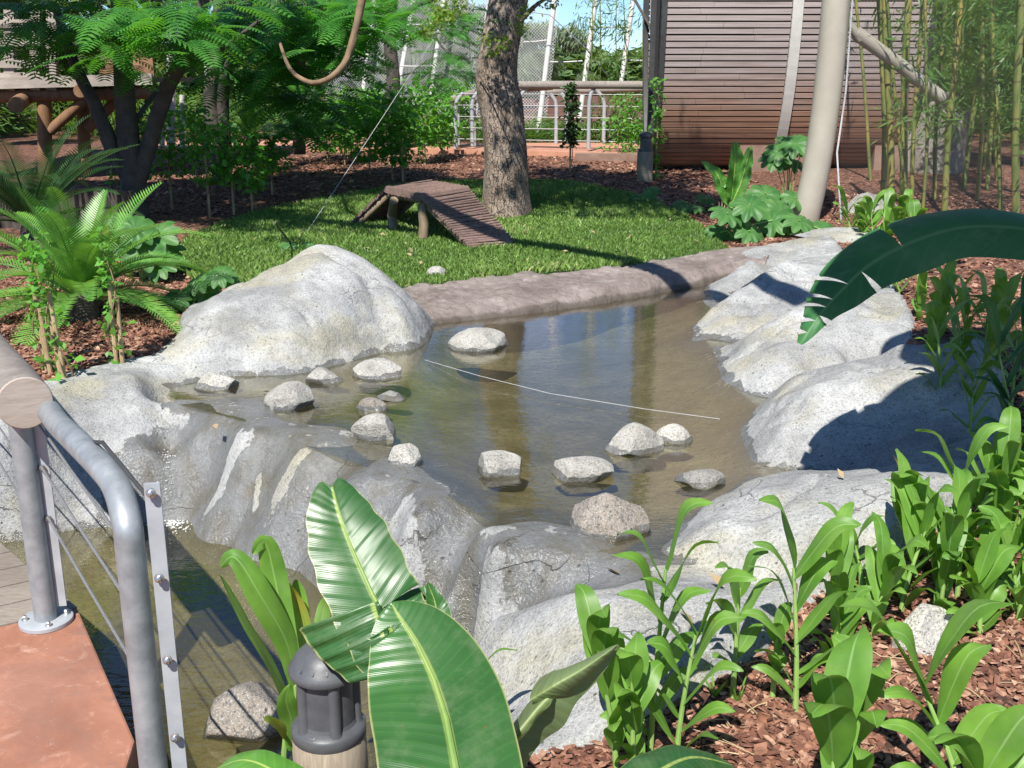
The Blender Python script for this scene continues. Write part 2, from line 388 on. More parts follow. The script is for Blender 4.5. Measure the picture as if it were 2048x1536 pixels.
M['log'] = mat_wood('weathered_log', (.2, .17, .145), (.33, .29, .26), (5, 4, 5), k=5, bs_=.2)
M['logend'] = mat_noise('log_end', [(.25, (.34, .27, .21)), (.5, (.44, .37, .31)), (.75, (.5, .43, .37))], 10, .85, .15, aniso=(1, 1, 6))
M['stick'] = mat_wood('bark_stick', (.13, .08, .065), (.3, .2, .165), (8, 8, 8), k=4)
M['polewood'] = mat_wood('peeled_pole', (.17, .12, .075), (.36, .27, .18), (8, 8, 1.5), k=6)
M['timber'] = mat_wood('orange_timber', (.19, .095, .045), (.33, .19, .1), (6, 6, 1.5), k=4)
M['greyboard'] = mat_wood('pale_board', (.3, .25, .21), (.48, .42, .36), (1, 6, 6), k=5)
M['cane'] = mat_noise('bamboo_cane', [(.3, (.3, .2, .1)), (.7, (.5, .38, .22))], 9, .6, .15)
def mat_bark():
    m, nt, bs = newmat('tree_bark'); p = geo_pos(nt)
    ps = scalev(nt, p, (1, 1, .22)); v = nt.nodes.new('ShaderNodeTexVoronoi'); v.feature = 'DISTANCE_TO_EDGE'; v.inputs['Scale'].default_value = 34
    ad = nt.nodes.new('ShaderNodeVectorMath'); ad.operation = 'ADD'; nn = nt.nodes.new('ShaderNodeTexNoise'); nn.inputs['Scale'].default_value = 9; nn.inputs['Detail'].default_value = 5
    nt.links.new(p, nn.inputs['Vector']); s_ = nt.nodes.new('ShaderNodeVectorMath'); s_.operation = 'SCALE'; s_.inputs['Scale'].default_value = .10
    nt.links.new(nn.outputs['Color'], s_.inputs[0]); nt.links.new(ps, ad.inputs[0]); nt.links.new(s_.outputs[0], ad.inputs[1]); nt.links.new(ad.outputs[0], v.inputs['Vector'])
    cr = ramp(nt, v.outputs['Distance'], [(.0, g(0)), (.06, g(1))])
    c = mix(nt, ramp(nt, noise(nt, 5, 6, .65, p), [(.35, g(0)), (.65, g(1))]), (.21, .155, .115), (.38, .29, .22))
    c = mix(nt, mth(nt, 'MULTIPLY', ramp(nt, noise(nt, 1.6, 4, .6, p), [(.5, g(0)), (.62, g(1))]), .7), c, (.42, .34, .27))
    c = mix(nt, cr, (.045, .035, .03), c)
    c = mix(nt, mth(nt, 'MULTIPLY', ramp(nt, noise(nt, 42, 5, .7, p), [(.35, g(1)), (.52, g(0))]), .6), c, (.06, .045, .04))
    nt.links.new(c, bs.inputs['Base Color']); bs.inputs['Roughness'].default_value = .9
    bump(nt, bs, mth(nt, 'ADD', cr, mth(nt, 'MULTIPLY', noise(nt, 30, 5, .6, p), .6)), 1, .03); return m
M['bark'] = mat_bark()
M['darkbark'] = mat_noise('dark_bark', [(.3, (.05, .042, .037)), (.7, (.11, .09, .075))], 9, .85, .6)
M['vinebark'] = mat_noise('tan_bark', [(.3, (.16, .1, .06)), (.7, (.3, .2, .12))], 9, .8, .4)
M['galv'] = mat_noise('galvanised_steel', [(.3, (.21, .225, .235)), (.5, (.3, .32, .335)), (.72, (.4, .42, .43))], 13, .45, .06, metallic=.3, detail=6)
M['bracket'] = mat_noise('bright_steel', [(.3, (.34, .36, .38)), (.7, (.46, .48, .5))], 12, .45, .05, metallic=.15)
M['bolt'] = mat_noise('bolt_steel', [(.3, g(.5)), (.7, g(.65))], 30, .25, 0, metallic=.9)
M['cable'] = mat_noise('steel_cable', [(.4, g(.2)), (.6, g(.42))], 300, .45, .3, metallic=.5)
M['mast'] = mat_noise('beige_painted_steel', [(.3, (.37, .335, .27)), (.7, (.43, .39, .32))], 5, .38, .03)
M['lamp'] = mat_noise('dark_grey_cast_metal', [(.3, (.07, .073, .08)), (.7, (.1, .103, .11))], 30, .45, .08, bscale=180)
M['darksteel'] = mat_noise('dark_painted_steel', [(.3, g(.035)), (.7, g(.06))], 10, .5, .05)
M['lightsteel'] = mat_noise('pale_steel', [(.3, (.5, .48, .45)), (.7, (.6, .58, .54))], 8, .5, .03)
M['postwood'] = mat_wood('post_wood', (.22, .17, .12), (.42, .35, .27), (9, 9, 1.2), k=7)
M['concrete'] = mat_noise('brown_concrete', [(.3, (.17, .1, .075)), (.7, (.3, .2, .15))], 5, .85, .5)
M['path'] = mat_noise('terracotta_path', [(.3, (.42, .19, .115)), (.7, (.55, .28, .19))], 4, .85, .2)
M['whiteconc'] = mat_noise('pale_concrete', [(.3, g(.42)), (.7, g(.58))], 8, .8, .3)
M['rope'] = mat_noise('white_rope', [(.3, g(.4)), (.7, g(.6))], 50, .8, .2)

def mat_slat():
    m, nt, bs = newmat('weathered_slats'); p = geo_pos(nt); sx = nt.nodes.new('ShaderNodeSeparateXYZ'); nt.links.new(p, sx.inputs[0])
    zz = mth(nt, 'ADD', sx.outputs[2], mth(nt, 'MULTIPLY', mth(nt, 'SUBTRACT', noise(nt, 2, 4, .6, scalev(nt, p, (.5, 1, 3))), .5), .7))
    f = ramp(nt, mth(nt, 'MULTIPLY', zz, .3), [(.36, g(0)), (.56, g(1))])
    a = ramp(nt, noise(nt, 5, 5, .6, scalev(nt, p, (.3, 1, 9))), [(.3, (.24, .125, .08)), (.7, (.44, .26, .175))])
    b = ramp(nt, noise(nt, 5, 5, .6, scalev(nt, p, (.3, 1, 9))), [(.3, (.27, .215, .2)), (.7, (.45, .385, .365))])
    nt.links.new(mix(nt, f, a, b), bs.inputs['Base Color']); bs.inputs['Roughness'].default_value = .75; return m
M['slat'] = mat_slat()
M['drum'] = mat_noise('dark_drum', [(.3, (.03, .022, .018)), (.7, (.05, .035, .03))], 5, .9, 0)

def mat_net(name, col, cover, cell):
    m, nt, bs = newmat(name); bs.inputs['Base Color'].default_value = (*col, 1); bs.inputs['Roughness'].default_value = .6
    p = geo_pos(nt); sx = nt.nodes.new('ShaderNodeSeparateXYZ'); nt.links.new(p, sx.inputs[0])
    k = math.pi*2/cell; a = mth(nt, 'ADD', sx.outputs[0], sx.outputs[2]); b = mth(nt, 'SUBTRACT', sx.outputs[0], sx.outputs[2])
    th = math.cos(math.pi*cover)
    fa = mth(nt, 'GREATER_THAN', mth(nt, 'SINE', mth(nt, 'MULTIPLY', a, k)), th); fb = mth(nt, 'GREATER_THAN', mth(nt, 'SINE', mth(nt, 'MULTIPLY', b, k)), th)
    f = mth(nt, 'MAXIMUM', fa, fb)
    tr = nt.nodes.new('ShaderNodeBsdfTransparent'); mm = nt.nodes.new('ShaderNodeMixShader'); nt.links.new(f, mm.inputs[0])
    nt.links.new(tr.outputs[0], mm.inputs[1]); nt.links.new(bs.outputs[0], mm.inputs[2]); nt.links.new(mm.outputs[0], nt.nodes['Material Output'].inputs[0]); return m
M['net'] = mat_net('fine_steel_mesh', (.1, .095, .09), .07, .022)
M['farnet'] = mat_net('aviary_netting', (.5, .51, .5), .13, .06)

M['banana'] = mat_leaf('banana_leaf', (.028, .095, .026), (.05, .155, .035), rib=(.3, .4, .1), veins=150, trans=.2, rough=.33, vary=3, edge=(.3, .32, .12))
M['banana_y'] = mat_leaf('young_banana_leaf', (.07, .22, .03), (.13, .34, .05), rib=(.42, .55, .14), veins=90, trans=.3, rough=.32, vary=5)
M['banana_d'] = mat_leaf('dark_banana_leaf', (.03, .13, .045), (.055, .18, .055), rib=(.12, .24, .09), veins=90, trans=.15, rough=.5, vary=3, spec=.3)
M['banana_u'] = mat_leaf('banana_underside', (.15, .21, .09), (.2, .27, .11), rib=(.3, .38, .14), veins=110, trans=.25, rough=.5)
M['petiole'] = mat_noise('leaf_stalk', [(.3, (.16, .27, .06)), (.7, (.28, .38, .1))], 7, .4, .1)
M['ginger'] = mat_leaf('ginger_leaf', (.095, .23, .03), (.19, .38, .055), rib=(.24, .42, .12), veins=0, trans=.35, rough=.47, vary=7)
M['ginger_y'] = mat_leaf('yellowing_leaf', (.35, .3, .04), (.2, .34, .05), rib=(.4, .4, .1), trans=.35, rough=.45, vary=12)
M['gstem'] = mat_noise('ginger_stem', [(.3, (.2, .36, .08)), (.7, (.32, .46, .14))], 12, .45, .05)
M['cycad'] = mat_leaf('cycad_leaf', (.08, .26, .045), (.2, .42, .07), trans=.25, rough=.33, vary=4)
M['cycad_shade'] = mat_leaf('shaded_cycad_leaf', (.02, .07, .02), (.035, .11, .025), trans=.2, rough=.4, vary=4)  # shade under the trees is put into this leaf colour
M['lobed'] = mat_leaf('lobed_leaf', (.045, .16, .035), (.1, .25, .06), trans=.3, rough=.5, vary=5)
M['vine'] = mat_leaf('vine_leaf', (.07, .24, .03), (.16, .43, .06), trans=.4, rough=.42, vary=4)
M['feather'] = mat_leaf('feathery_leaf', (.025, .14, .02), (.11, .37, .045), trans=.45, rough=.45, vary=1.6)  # lighter tone stands in for sunlit leaves
M['olive'] = mat_leaf('small_bright_leaf', (.12, .22, .03), (.24, .36, .06), trans=.4, rough=.45, vary=4)
M['bamboo_leaf'] = mat_leaf('bamboo_leaf', (.05, .15, .03), (.15, .28, .055), trans=.4, rough=.45, vary=2)
M['bg_leaf'] = mat_leaf('distant_leaf', (.05, .11, .035), (.15, .24, .08), trans=.3, rough=.6, vary=.6)
M['willow'] = mat_leaf('pale_willow_leaf', (.13, .18, .1), (.22, .28, .16), trans=.3, rough=.6, vary=.8)
M['darkleaf'] = mat_leaf('shade_leaf', (.02, .06, .02), (.05, .13, .035), trans=.3, rough=.5, vary=1.5)
def mat_culm():
    m, nt, bs = newmat('bamboo_culm'); uv = nt.nodes.new('ShaderNodeUVMap').outputs[0]; sx = nt.nodes.new('ShaderNodeSeparateXYZ'); nt.links.new(uv, sx.inputs[0])
    c = ramp(nt, noise(nt, 2.2, 4, .6, scalev(nt, geo_pos(nt), (6, 6, 1))), [(.32, (.09, .14, .04)), (.5, (.2, .22, .06)), (.7, (.36, .27, .08))])
    ring = mth(nt, 'PINGPONG', sx.outputs[1], .16); c = mix(nt, ramp(nt, mth(nt, 'MULTIPLY', ring, 10), [(.05, g(1)), (.1, g(0))]), c, (.1, .09, .04))
    nt.links.new(c, bs.inputs['Base Color']); bs.inputs['Roughness'].default_value = .4; return m
M['culm'] = mat_culm()
# ------------------------------------------------------------------ terrain
ZW = .2; ZL = -.22
GC = [(-6, 3, .1), (-3.2, 4.6, .2), (-2.3, 5.2, .28), (-2.4, 6.5, .33), (-4, 8, .36), (-2.5, 9, .32), (-4, 12, .42), (-8, 14, .5), (-1.5, 8, .27),
      (0, 7.9, .27), (1.2, 8.7, .29), (-1, 10, .3), (0, 11, .34), (1, 10.5, .33), (0, 13, .44), (-2, 13, .44), (1.5, 12, .4), (2.4, 9.5, .36), (2.5, 11, .42),
      (2.9, 8, .42), (2.5, 6.5, .45), (2.3, 5, .45), (4, 6, .5), (4, 10, .45), (6, 14, .55), (2.0, 4.2, .4), (3, 3, .35), (1.3, 3.1, .28), (.9, 2.7, .2),
      (.3, 2.2, .1), (1.5, 2, .17), (0, 1, 0), (3, 0, .1), (0, -3, 0), (-3, -2, 0), (-3, 17, .56), (0, 17, .58), (2, 15, .52), (2, 17, .58), (6, 18, .6), (-8, 20, .6),
      (0, 24, .6), (14, 24, .6), (-14, 24, .6), (12, 10, .5), (-12, 8, .4), (12, 0, .2), (-10, 0, .1), (-2.4, 4.2, .15), (-4, 4, .15)]
_g = RBF(GC, .5, .001)
def zg0(x, y):
    x = np.asarray(x, float); y = np.asarray(y, float)
    z = _g(np.clip(x, -14, 14), np.clip(y, -4, 24))
    f = np.clip((np.maximum(np.abs(x)-9, y-21))/5, 0, 1); f = f*f*(3-2*f)
    z = z*(1-f)+.55*f
    return z+.02*fbm(x*1.3, y*1.3, 4, 5)*np.clip((14-np.abs(x))/5, 0, 1)
def PG(px, py, dz=0):
    z = .3
    for _ in range(14):
        p = P(px, py, min(z, 1.3)); z = .5*z+.5*(float(zg0(np.array([p.x]), np.array([p.y]))[0])+dz)
        if p.y > 60 or p.y < 0: break
    return P(px, py, z)
def zg(x, y): return float(zg0(np.array([float(x)]), np.array([float(y)]))[0])

# outer edge of the moulded rockwork (mulch meets rock)
RB = [P(*q) for q in [(-60, 855, .2), (0, 828, .2), (130, 774, .23), (250, 725, .27), (335, 681, .3)]]
RB += [Vector(q+(0,)) for q in [(-1.9, 5.9), (-2.0, 6.6), (-1.9, 7.3), (-1.4, 7.75), (-.95, 7.5)]]
RB += [P(*q) for q in [(860, 610, .25), (1000, 597, .25), (1150, 580, .25), (1300, 555, .25), (1400, 540, .25), (1500, 510, .33), (1560, 492, .38), (1660, 488, .38), (1760, 560, .44), (1820, 640, .45), (1832, 692, .45), (1950, 700, .46),
      (1992, 800, .45), (1990, 900, .42), (1900, 1000, .37), (1765, 1090, .32), (1650, 1150, .27), (1500, 1262, .22), (1400, 1345, .18), (1180, 1482, .12), (1060, 1515, .1), (900, 1600, .03)]]
RB += [Vector(q+(0,)) for q in [(-.2, 1.6), (-1.0, 1.3), (-2.6, 1.5), (-3.3, 3.0), (-3.2, 4.4)]]
W_, L_ = 'W', 'L'
def strip(b_, t_, ts=((.12, .3), (.3, .58), (.55, .82), (.8, .96), (1, 1))):
    """points up a bulging face from a foot to a crest, both given as photo positions with their heights"""
    A_ = P(*b_); B_ = P(*t_); return [A_]+[Vector((A_.x+(B_.x-A_.x)*t, A_.y+(B_.y-A_.y)*t, A_.z+(B_.z-A_.z)*h)) for t, h in ts]
RAMP = ((.1, .2), (.3, .45), (.55, .7), (.8, .92), (1, 1))
RC = {
 'pool_bed': [(x, y, ZL) for x, y in [(900, 1370), (850, 1460), (800, 1620)]] + [(300, 1190, -.42), (500, 1280, -.45), (600, 1380, -.45), (450, 1450, -.48), (200, 1230, -.42), (700, 1430, -.36), (300, 1520, -.45), (100, 1180, -.38)],
 'waterfall': [(345, 803, .195), (430, 824, .2), (540, 852, .205), (620, 890, .203), (740, 932, .2), (870, 972, .207), (1000, 1052, .203), (1200, 1097, .203), (1300, 1108, .203),
   (350, 1045, ZL), (420, 1085, ZL), (560, 1130, ZL), (640, 1175, ZL), (760, 1225, ZL), (860, 1275, ZL), (945, 1320, ZL),
   (480, 875, .17), (450, 950, 0), (390, 880, .1), (560, 925, .12), (700, 970, .16), (690, 1060, .02), (860, 990, .212), (810, 1080, .09),
   (1005, 1085, .21), (960, 1170, .08), (930, 1120, .12), (900, 1210, -.02), (960, 1100, .17), (985, 1200, .05), (1060, 1150, .14), (1090, 1195, .11), (1230, 1165, .15), (1150, 1130, .18), (1150, 1200, .1), (1250, 1150, .18), (900, 1040, .14), (560, 880, .19)],
 'left_bank': [(-60, 1095, ZL)]+strip((0, 1085, ZL), (0, 870, .22))+strip((120, 1063, ZL), (60, 845, .23))+strip((250, 1048, ZL), (200, 790, .25))+strip((310, 1045, ZL), (290, 770, .26))+[(340, 690, .31), (130, 785, .27), (250, 735, .3), (325, 850, .06), (338, 930, -.04), (300, 800, .2)],
 'boulder': [(385, 765, ZW)]+strip((420, 757, ZW), (375, 640, .42))+strip((450, 752, ZW), (420, 600, .5))+strip((540, 749, ZW), (470, 570, .54))+strip((600, 746, ZW), (530, 540, .6))+strip((640, 738, ZW), (580, 518, .65))+strip((680, 728, ZW), (632, 493, .70))+strip((720, 716, ZW), (668, 496, .69))
   +strip((765, 706, ZW), (720, 518, .62))+strip((820, 700, ZW), (770, 555, .53))+strip((862, 668, ZW), (805, 580, .46))+strip((866, 656, ZW), (845, 618, .32)),
 'pond_bed': [(700, 800, .14), (900, 850, .08), (1100, 750, .02), (1200, 900, .08), (1000, 985, .12), (1300, 1020, .12), (1400, 900, .1), (1300, 700, .0), (1000, 680, 0), (1350, 620, .05), (600, 780, .16), (480, 790, .178), (620, 840, .17), (880, 740, .05), (1200, 650, .03), (1080, 820, .05), (820, 900, .13), (1250, 1060, .16), (940, 620, .0)],
 'r1': [(1405, 600, ZW)]+strip((1410, 590, ZW), (1530, 507, .38), RAMP)+strip((1470, 560, .22), (1600, 490, .42), RAMP)+[(1655, 500, .42)],
 'r2': [(1427, 632, ZW), (1435, 682, ZW), (1425, 615, .21), (1475, 575, .26), (1545, 535, .3)]+strip((1393, 656, ZW), (1565, 535, .46), RAMP)+strip((1435, 678, .21), (1620, 543, .48), RAMP)+[(1655, 560, .48)],
 'r3': [(1464, 684, .22), (1519, 673, .25), (1563, 650, .29), (1610, 634, .33), (1660, 605, .38), (1380, 682, ZW), (1437, 722, ZW), (1545, 798, ZW)]+strip((1440, 740, ZW), (1690, 582, .55))+strip((1461, 769, ZW), (1730, 590, .55))+strip((1485, 782, ZW), (1770, 615, .51))+strip((1515, 793, ZW), (1805, 660, .46), RAMP),
 'r4': [(1590, 782, .22), (1640, 755, .26), (1700, 728, .31), (1780, 708, .37), (1820, 698, .42), (1992, 812, .46)]+strip((1535, 806, ZW), (1780, 717, .5))+strip((1505, 832, ZW), (1860, 693, .56))+strip((1486, 878, ZW), (1915, 697, .58))+strip((1497, 905, ZW), (1950, 724, .57))+strip((1520, 932, .2), (1978, 770, .5), RAMP),
 'r5': [(1515, 940, .2), (1570, 932, .21), (1630, 918, .25), (1710, 905, .29), (1800, 905, .33), (1487, 958, ZW)]+strip((1444, 1001, ZW), (1600, 950, .33))+strip((1386, 1030, ZW), (1700, 950, .38))+strip((1350, 1075, ZW), (1800, 960, .41))+strip((1329, 1110, ZW), (1700, 1050, .36)),
 'r6': [(1350, 1140, .21), (1420, 1128, .22), (1520, 1140, .24), (1000, 1480, .02), (1100, 1450, .1), (1380, 1290, .22), (1050, 1500, .08)]+strip((950, 1322, ZL), (1120, 1245, .17))+strip((1000, 1290, -.1), (1250, 1195, .25))+strip((1060, 1380, .05), (1400, 1180, .29))+[(1480, 1210, .28), (1200, 1350, .19)],
}
pts = []; labs = []
for k, q in RC.items():
    for a in q:
        p = a if isinstance(a, Vector) else P(*a); pts.append((p.x, p.y, p.z)); labs.append(k)
for a in [(-1.8, 6.8, .38, 'boulder'), (-1.3, 7.6, .3, 'boulder'), (-.9, 7.3, .28, 'boulder'), (-1.9, 6.0, .34, 'boulder'), (-3, 3, -.45, 'pool_bed'), (-2.2, 2, -.45, 'pool_bed'), (-1, 1.6, -.4, 'pool_bed'), (-3.2, 4.0, 0, 'left_bank')]:
    pts.append(a[:3]); labs.append(a[3])
RF = RBF(pts, .05, .0015)
def blur(A, n=1):
    for _ in range(n):
        B = np.pad(A, 1, mode='edge'); A = (B[:-2, 1:-1]+B[2:, 1:-1]+B[1:-1, :-2]+B[1:-1, 2:]+4*B[1:-1, 1:-1])/8
    return A
STEP = .02
gx = np.arange(-3.4, 3.3, STEP); gy = np.arange(1.2, 9.9, STEP); X, Y = np.meshgrid(gx, gy)
Z = blur(RF(X, Y), 3)
sd = poly_sd(X, Y, RB)
pw = np.array(pts); lab_arr = np.array(labs)
# nearest control point decides which rock a face belongs to
near = np.zeros(X.shape, dtype=int); best = np.full(X.shape, 1e9)
wx = X+.05*fbm(X*5, Y*5, 3, 3); wy = Y+.05*fbm(X*5, Y*5, 3, 9)
for i, p in enumerate(pts):
    d = (wx-p[0])**2+(wy-p[1])**2; m_ = d < best; best[m_] = d[m_]; near[m_] = i
LB = lab_arr[near]
# surface relief: broad undulation, flutes down the waterfall, small knobs
dry = np.clip((Z-ZW-.01)/.12, 0, 1)
crk = np.exp(-(fbm(X*1.6+.5*Y, Y*2.2, 3, 61)/.012)**2)
def carve(Zz, line, depth, width):
    q = crom([P(*a) for a in line], 40); d = np.full(X.shape, 9.)
    for a, b in zip(q[:-1, :2], q[1:, :2]):
        e = b-a; t = np.clip(((X-a[0])*e[0]+(Y-a[1])*e[1])/max(e@e, 1e-9), 0, 1); d = np.minimum(d, np.hypot(X-a[0]-e[0]*t, Y-a[1]-e[1]*t))
    d = d+.03*fbm(X*4, Y*4, 3, 51)
    return Zz-depth*np.exp(-np.abs(d/width)**1.3)*np.clip((Zz-ZW+.02)/.1, .25, 1)
for ln, dp, wd in [([(1427, 632, .2), (1475, 575, .27), (1545, 535, .34)], .09, .07), ([(1435, 682, .2), (1519, 673, .27), (1610, 634, .35), (1690, 590, .47)], .10, .06),
                   ([(1545, 800, .2), (1640, 757, .28), (1740, 716, .36), (1820, 698, .43)], .07, .07), ([(1515, 940, .2), (1630, 918, .27), (1710, 905, .32), (1850, 900, .4)], .07, .05),
                   ([(1340, 1120, .2), (1420, 1128, .22), (1530, 1142, .26)], .06, .04), ([(1385, 656, .2), (1480, 590, .38), (1570, 535, .48)], -.06, .07), ([(1440, 722, .2), (1520, 702, .33), (1600, 660, .45)], .035, .05),
                   ([(735, 545, .6), (790, 640, .4), (850, 692, .22)], .05, .05), ([(664, 735, .2), (667, 690, .3), (692, 668, .34), (760, 672, .3)], .04, .03), ([(600, 560, .62), (560, 640, .5), (470, 700, .32)], -.03, .12),
                   ([(1560, 900, .28), (1650, 840, .45), (1800, 760, .58)], .02, .06), ([(150, 865, .16), (230, 900, .1), (300, 905, .05)], .04, .03)]:
    Z = carve(Z, ln, dp, wd)
Z = blur(Z, 1)
Z += dry*(.07*fbm(X*2.6, Y*2.6, 3, 11)+.05*fbm(X*6, Y*6, 4, 2)-.022*crk)
wall = ((LB == 'waterfall') | (LB == 'left_bank'))*np.clip((ZW-Z)/.08, 0, 1)*np.clip((Z-ZL+.06)/.08, 0, 1); wall = blur(wall, 5)
al = X*.82-Y*.57        # runs along the lip
Z += wall*(.04*np.sin(al*15+2.5*fbm(X*2, Y*2, 2, 4))+.04*fbm(al*5, X*1.2, 4, 8)+.012*fbm(X*14, Y*14, 3, 1))
bedm = blur(((LB == 'pond_bed') | (LB == 'pool_bed')).astype(float), 3)
Z += bedm*.02*fbm(X*3, Y*3, 4, 21)
Z = np.where(sd > 0, Z-1.3*sd-.02, Z)
wetm = blur(np.where(((LB == 'waterfall')), 1., 0.)*np.clip((ZW+.02-Z)/.02, 0, 1)+np.where(LB == 'left_bank', 1., 0.)*np.clip((X+1.95)/.25, 0, 1)*np.clip((.14-Z)/.05, 0, 1), 4)
wetm = np.clip(wetm*.95, 0, 1)
for ln, wd in [([(505, 852, .19), (470, 900, .12), (440, 960, 0), (425, 1040, -.18)], .035), ([(610, 905, .18), (575, 960, .08), (565, 985, .03)], .028), ([(880, 985, .2), (820, 1000, .17), (790, 1060, .1), (800, 1110, .03)], .075), ([(1040, 1085, .2), (985, 1150, .1), (965, 1250, -.05)], .04), ([(515, 930, .1), (510, 965, .05)], .012)]:
    q = crom([P(*a) for a in ln], 30); d = np.full(X.shape, 9.)
    for a in q[:, :2]: d = np.minimum(d, np.hypot(X-a[0], Y-a[1]))
    wetm = np.clip(wetm-1.25*np.exp(-((d+.04*fbm(X*9, Y*9, 4, 71))/wd)**2), 0, 1)
wline = (LB != 'r6')*np.clip((ZW+.03+.05*fbm(X*8, Y*8, 3, 7)-Z)/.012, 0, 1)*(LB != 'left_bank')*(LB != 'pool_bed')*(Y > 3.1)*(wall < .3)
llow = np.clip((ZL+.035+.03*fbm(X*8, Y*8, 3, 7)-Z)/.015, 0, 1)
wetm = np.maximum(wetm, np.maximum(.8*wline, .8*llow))
bed_a = np.maximum(np.clip((ZW-.005-Z)/.05, 0, 1)*(wall < .25)*(LB != 'waterfall')*(LB != 'left_bank')*(LB != 'r6')*(Z > ZL+.12), np.clip((ZL-.02-Z)/.06, 0, 1)); bed_a = blur(bed_a, 3)
ny, nx = X.shape
ROCKS = {
 'boulder': ('boulder', 'big pale grey dome boulder at the pond left end, before the lawn', 'boulder'),
 'left_bank': ('rock_bank', 'low grey and yellowish rock bank behind the handrail, left of the waterfall', 'rock'),
 'waterfall': ('waterfall_rock', 'wet fluted grey rock wall the pond water trickles down', 'rock'),
 'r1': ('boulder', 'smallest farthest grey boulder on the right bank, by the stone kerb', 'boulder'),
 'r2': ('boulder', 'boulder with a bright white ridge, second from the far end of the right bank', 'boulder'),
 'r3': ('boulder', 'smooth rounded boulder under the hanging tip of the banana leaf', 'boulder'),
 'r4': ('boulder', 'largest right bank boulder with the round dark shadow on its crest', 'boulder'),
 'r5': ('boulder', 'low pale sloping boulder between the shadowed boulder and the nearest tan rock', 'boulder'),
 'r6': ('boulder', 'nearest tan and grey rock behind the foreground ginger clump', 'boulder'),
 'pond_bed': ('pond_bed', None, None), 'pool_bed': ('pool_bed', None, None)}
def face_mask():
    fl = near[:-1, :-1]; keep = (sd[:-1, :-1] < .35)
    return lab_arr[fl], keep
FL, KEEP = face_mask()
idx = np.arange(ny*nx).reshape(ny, nx)
Q = np.stack([idx[:-1, :-1], idx[:-1, 1:], idx[1:, 1:], idx[1:, :-1]], -1)
VV = np.stack([X, Y, Z], -1).reshape(-1, 3)
gzy, gzx = np.gradient(Z, STEP); NN = np.stack([-gzx, -gzy, np.ones_like(Z)], -1); NN /= np.linalg.norm(NN, axis=-1, keepdims=True); NN = NN.reshape(-1, 3)
for k, (nm, lab, cat) in ROCKS.items():
    F = Q[(FL == k) & KEEP]
    u, inv = np.unique(F, return_inverse=True); F2 = inv.reshape(F.shape)
    o = mk(nm, VV[u], F2, M['rock'], attr={'wet': wetm.ravel()[u], 'bed': bed_a.ravel()[u]})
    try: o.data.normals_split_custom_set_from_vertices(NN[u].tolist())     # shading runs on across the joints of the moulded rock
    except Exception: pass
    if cat: tag(o, lab, cat, 'boulders round the pond' if nm == 'boulder' else None)
    else: tag(o, kind='structure')
_zr = lambda x, y: Z[int(round((y-gy[0])/STEP)), int(round((x-gx[0])/STEP))]

# ground sheet, fine near the pond and coarse to the horizon
def axis(a, b, s, far):
    c = list(np.arange(a, b, s)); st = s; v = b; hi = []
    while v < far: hi.append(v); st *= 1.22; v += st
    hi.append(far); st = s; v = a; lo = []
    while v > -far:
        st *= 1.22; v -= st; lo.append(max(v, -far))
    return np.array(lo[::-1]+c+hi)
ax = axis(-6, 6, .07, 900); ay = axis(0, 15, .07, 900)
GX, GY = np.meshgrid(ax, ay); GZ = zg0(GX, GY)
sg = poly_sd(GX, GY, RB); GZ = GZ-np.clip((-sg-.02)*1.6, 0, 1.1)
KB = [P(a, b, ZW) for a, b in [(835, 662), (861, 650), (1005, 634), (1142, 617), (1278, 595), (1347, 581), (1450, 565), (1520, 560)]]+[PG(a, b) for a, b in [(1580, 493), (1450, 505), (1330, 524), (1244, 539), (1073, 554), (937, 569), (817, 581), (795, 583)]]
sk = poly_sd(GX, GY, KB); GZ = GZ-np.clip((-sk-.03)*2, 0, .25)
near_ = (np.abs(GX) < 6) & (GY < 15) & (GY > 0)
GZ = GZ+np.where(near_ & (sg > .05), .018*fbm(GX*9, GY*9, 3, 31), 0)
# the deck and slab lie on ground cut away beneath them
GZ = np.where((GX < -.6) & (GY < 3.9) & (GX > -6), np.minimum(GZ, -.08), GZ)
gi = np.arange(GX.size).reshape(GX.shape)
GQ = np.stack([gi[:-1, :-1], gi[:-1, 1:], gi[1:, 1:], gi[1:, :-1]], -1).reshape(-1, 4)
tag(mk('ground', np.stack([GX, GY, GZ], -1).reshape(-1, 3), GQ, M['mulch']), kind='structure')

# ------------------------------------------------------------------ water
def water(name, poly, z, mat):
    ar = sum(a.x*b.y-b.x*a.y for a, b in zip(poly, poly[1:]+poly[:1]))
    if ar < 0: poly = poly[::-1]          # the surface faces up
    tag(mk(name, [(p.x, p.y, z) for p in poly], [tuple(range(len(poly)))], mat, smooth=False), kind='structure')
up = [P(q[0], q[1], ZW) for q in [(335, 790), (385, 745), (600, 700), (820, 660), (860, 610), (1000, 600), (1200, 585), (1400, 545), (1560, 540), (1560, 640), (1560, 700), (1620, 800), (1600, 930), (1500, 1050), (1400, 1120),
      (1325, 1120), (1200, 1103), (1100, 1080), (1000, 1056), (930, 1010), (870, 977), (740, 936), (620, 895), (540, 856), (430, 827), (345, 806)]]
water('pond_water', up, ZW, M['water'])
lo = [P(q[0], q[1], ZL) for q in [(1000, 1290), (1010, 1420), (950, 1620)]]+[Vector((-.3, 1.5, 0)), Vector((-2.9, 1.3, 0)), Vector((-3.3, 4.3, 0)), P(0, 1040, ZL), P(340, 1010, ZL), P(560, 1090, ZL), P(760, 1180, ZL)]
water('pool_water', lo, ZL, M['water_low'])
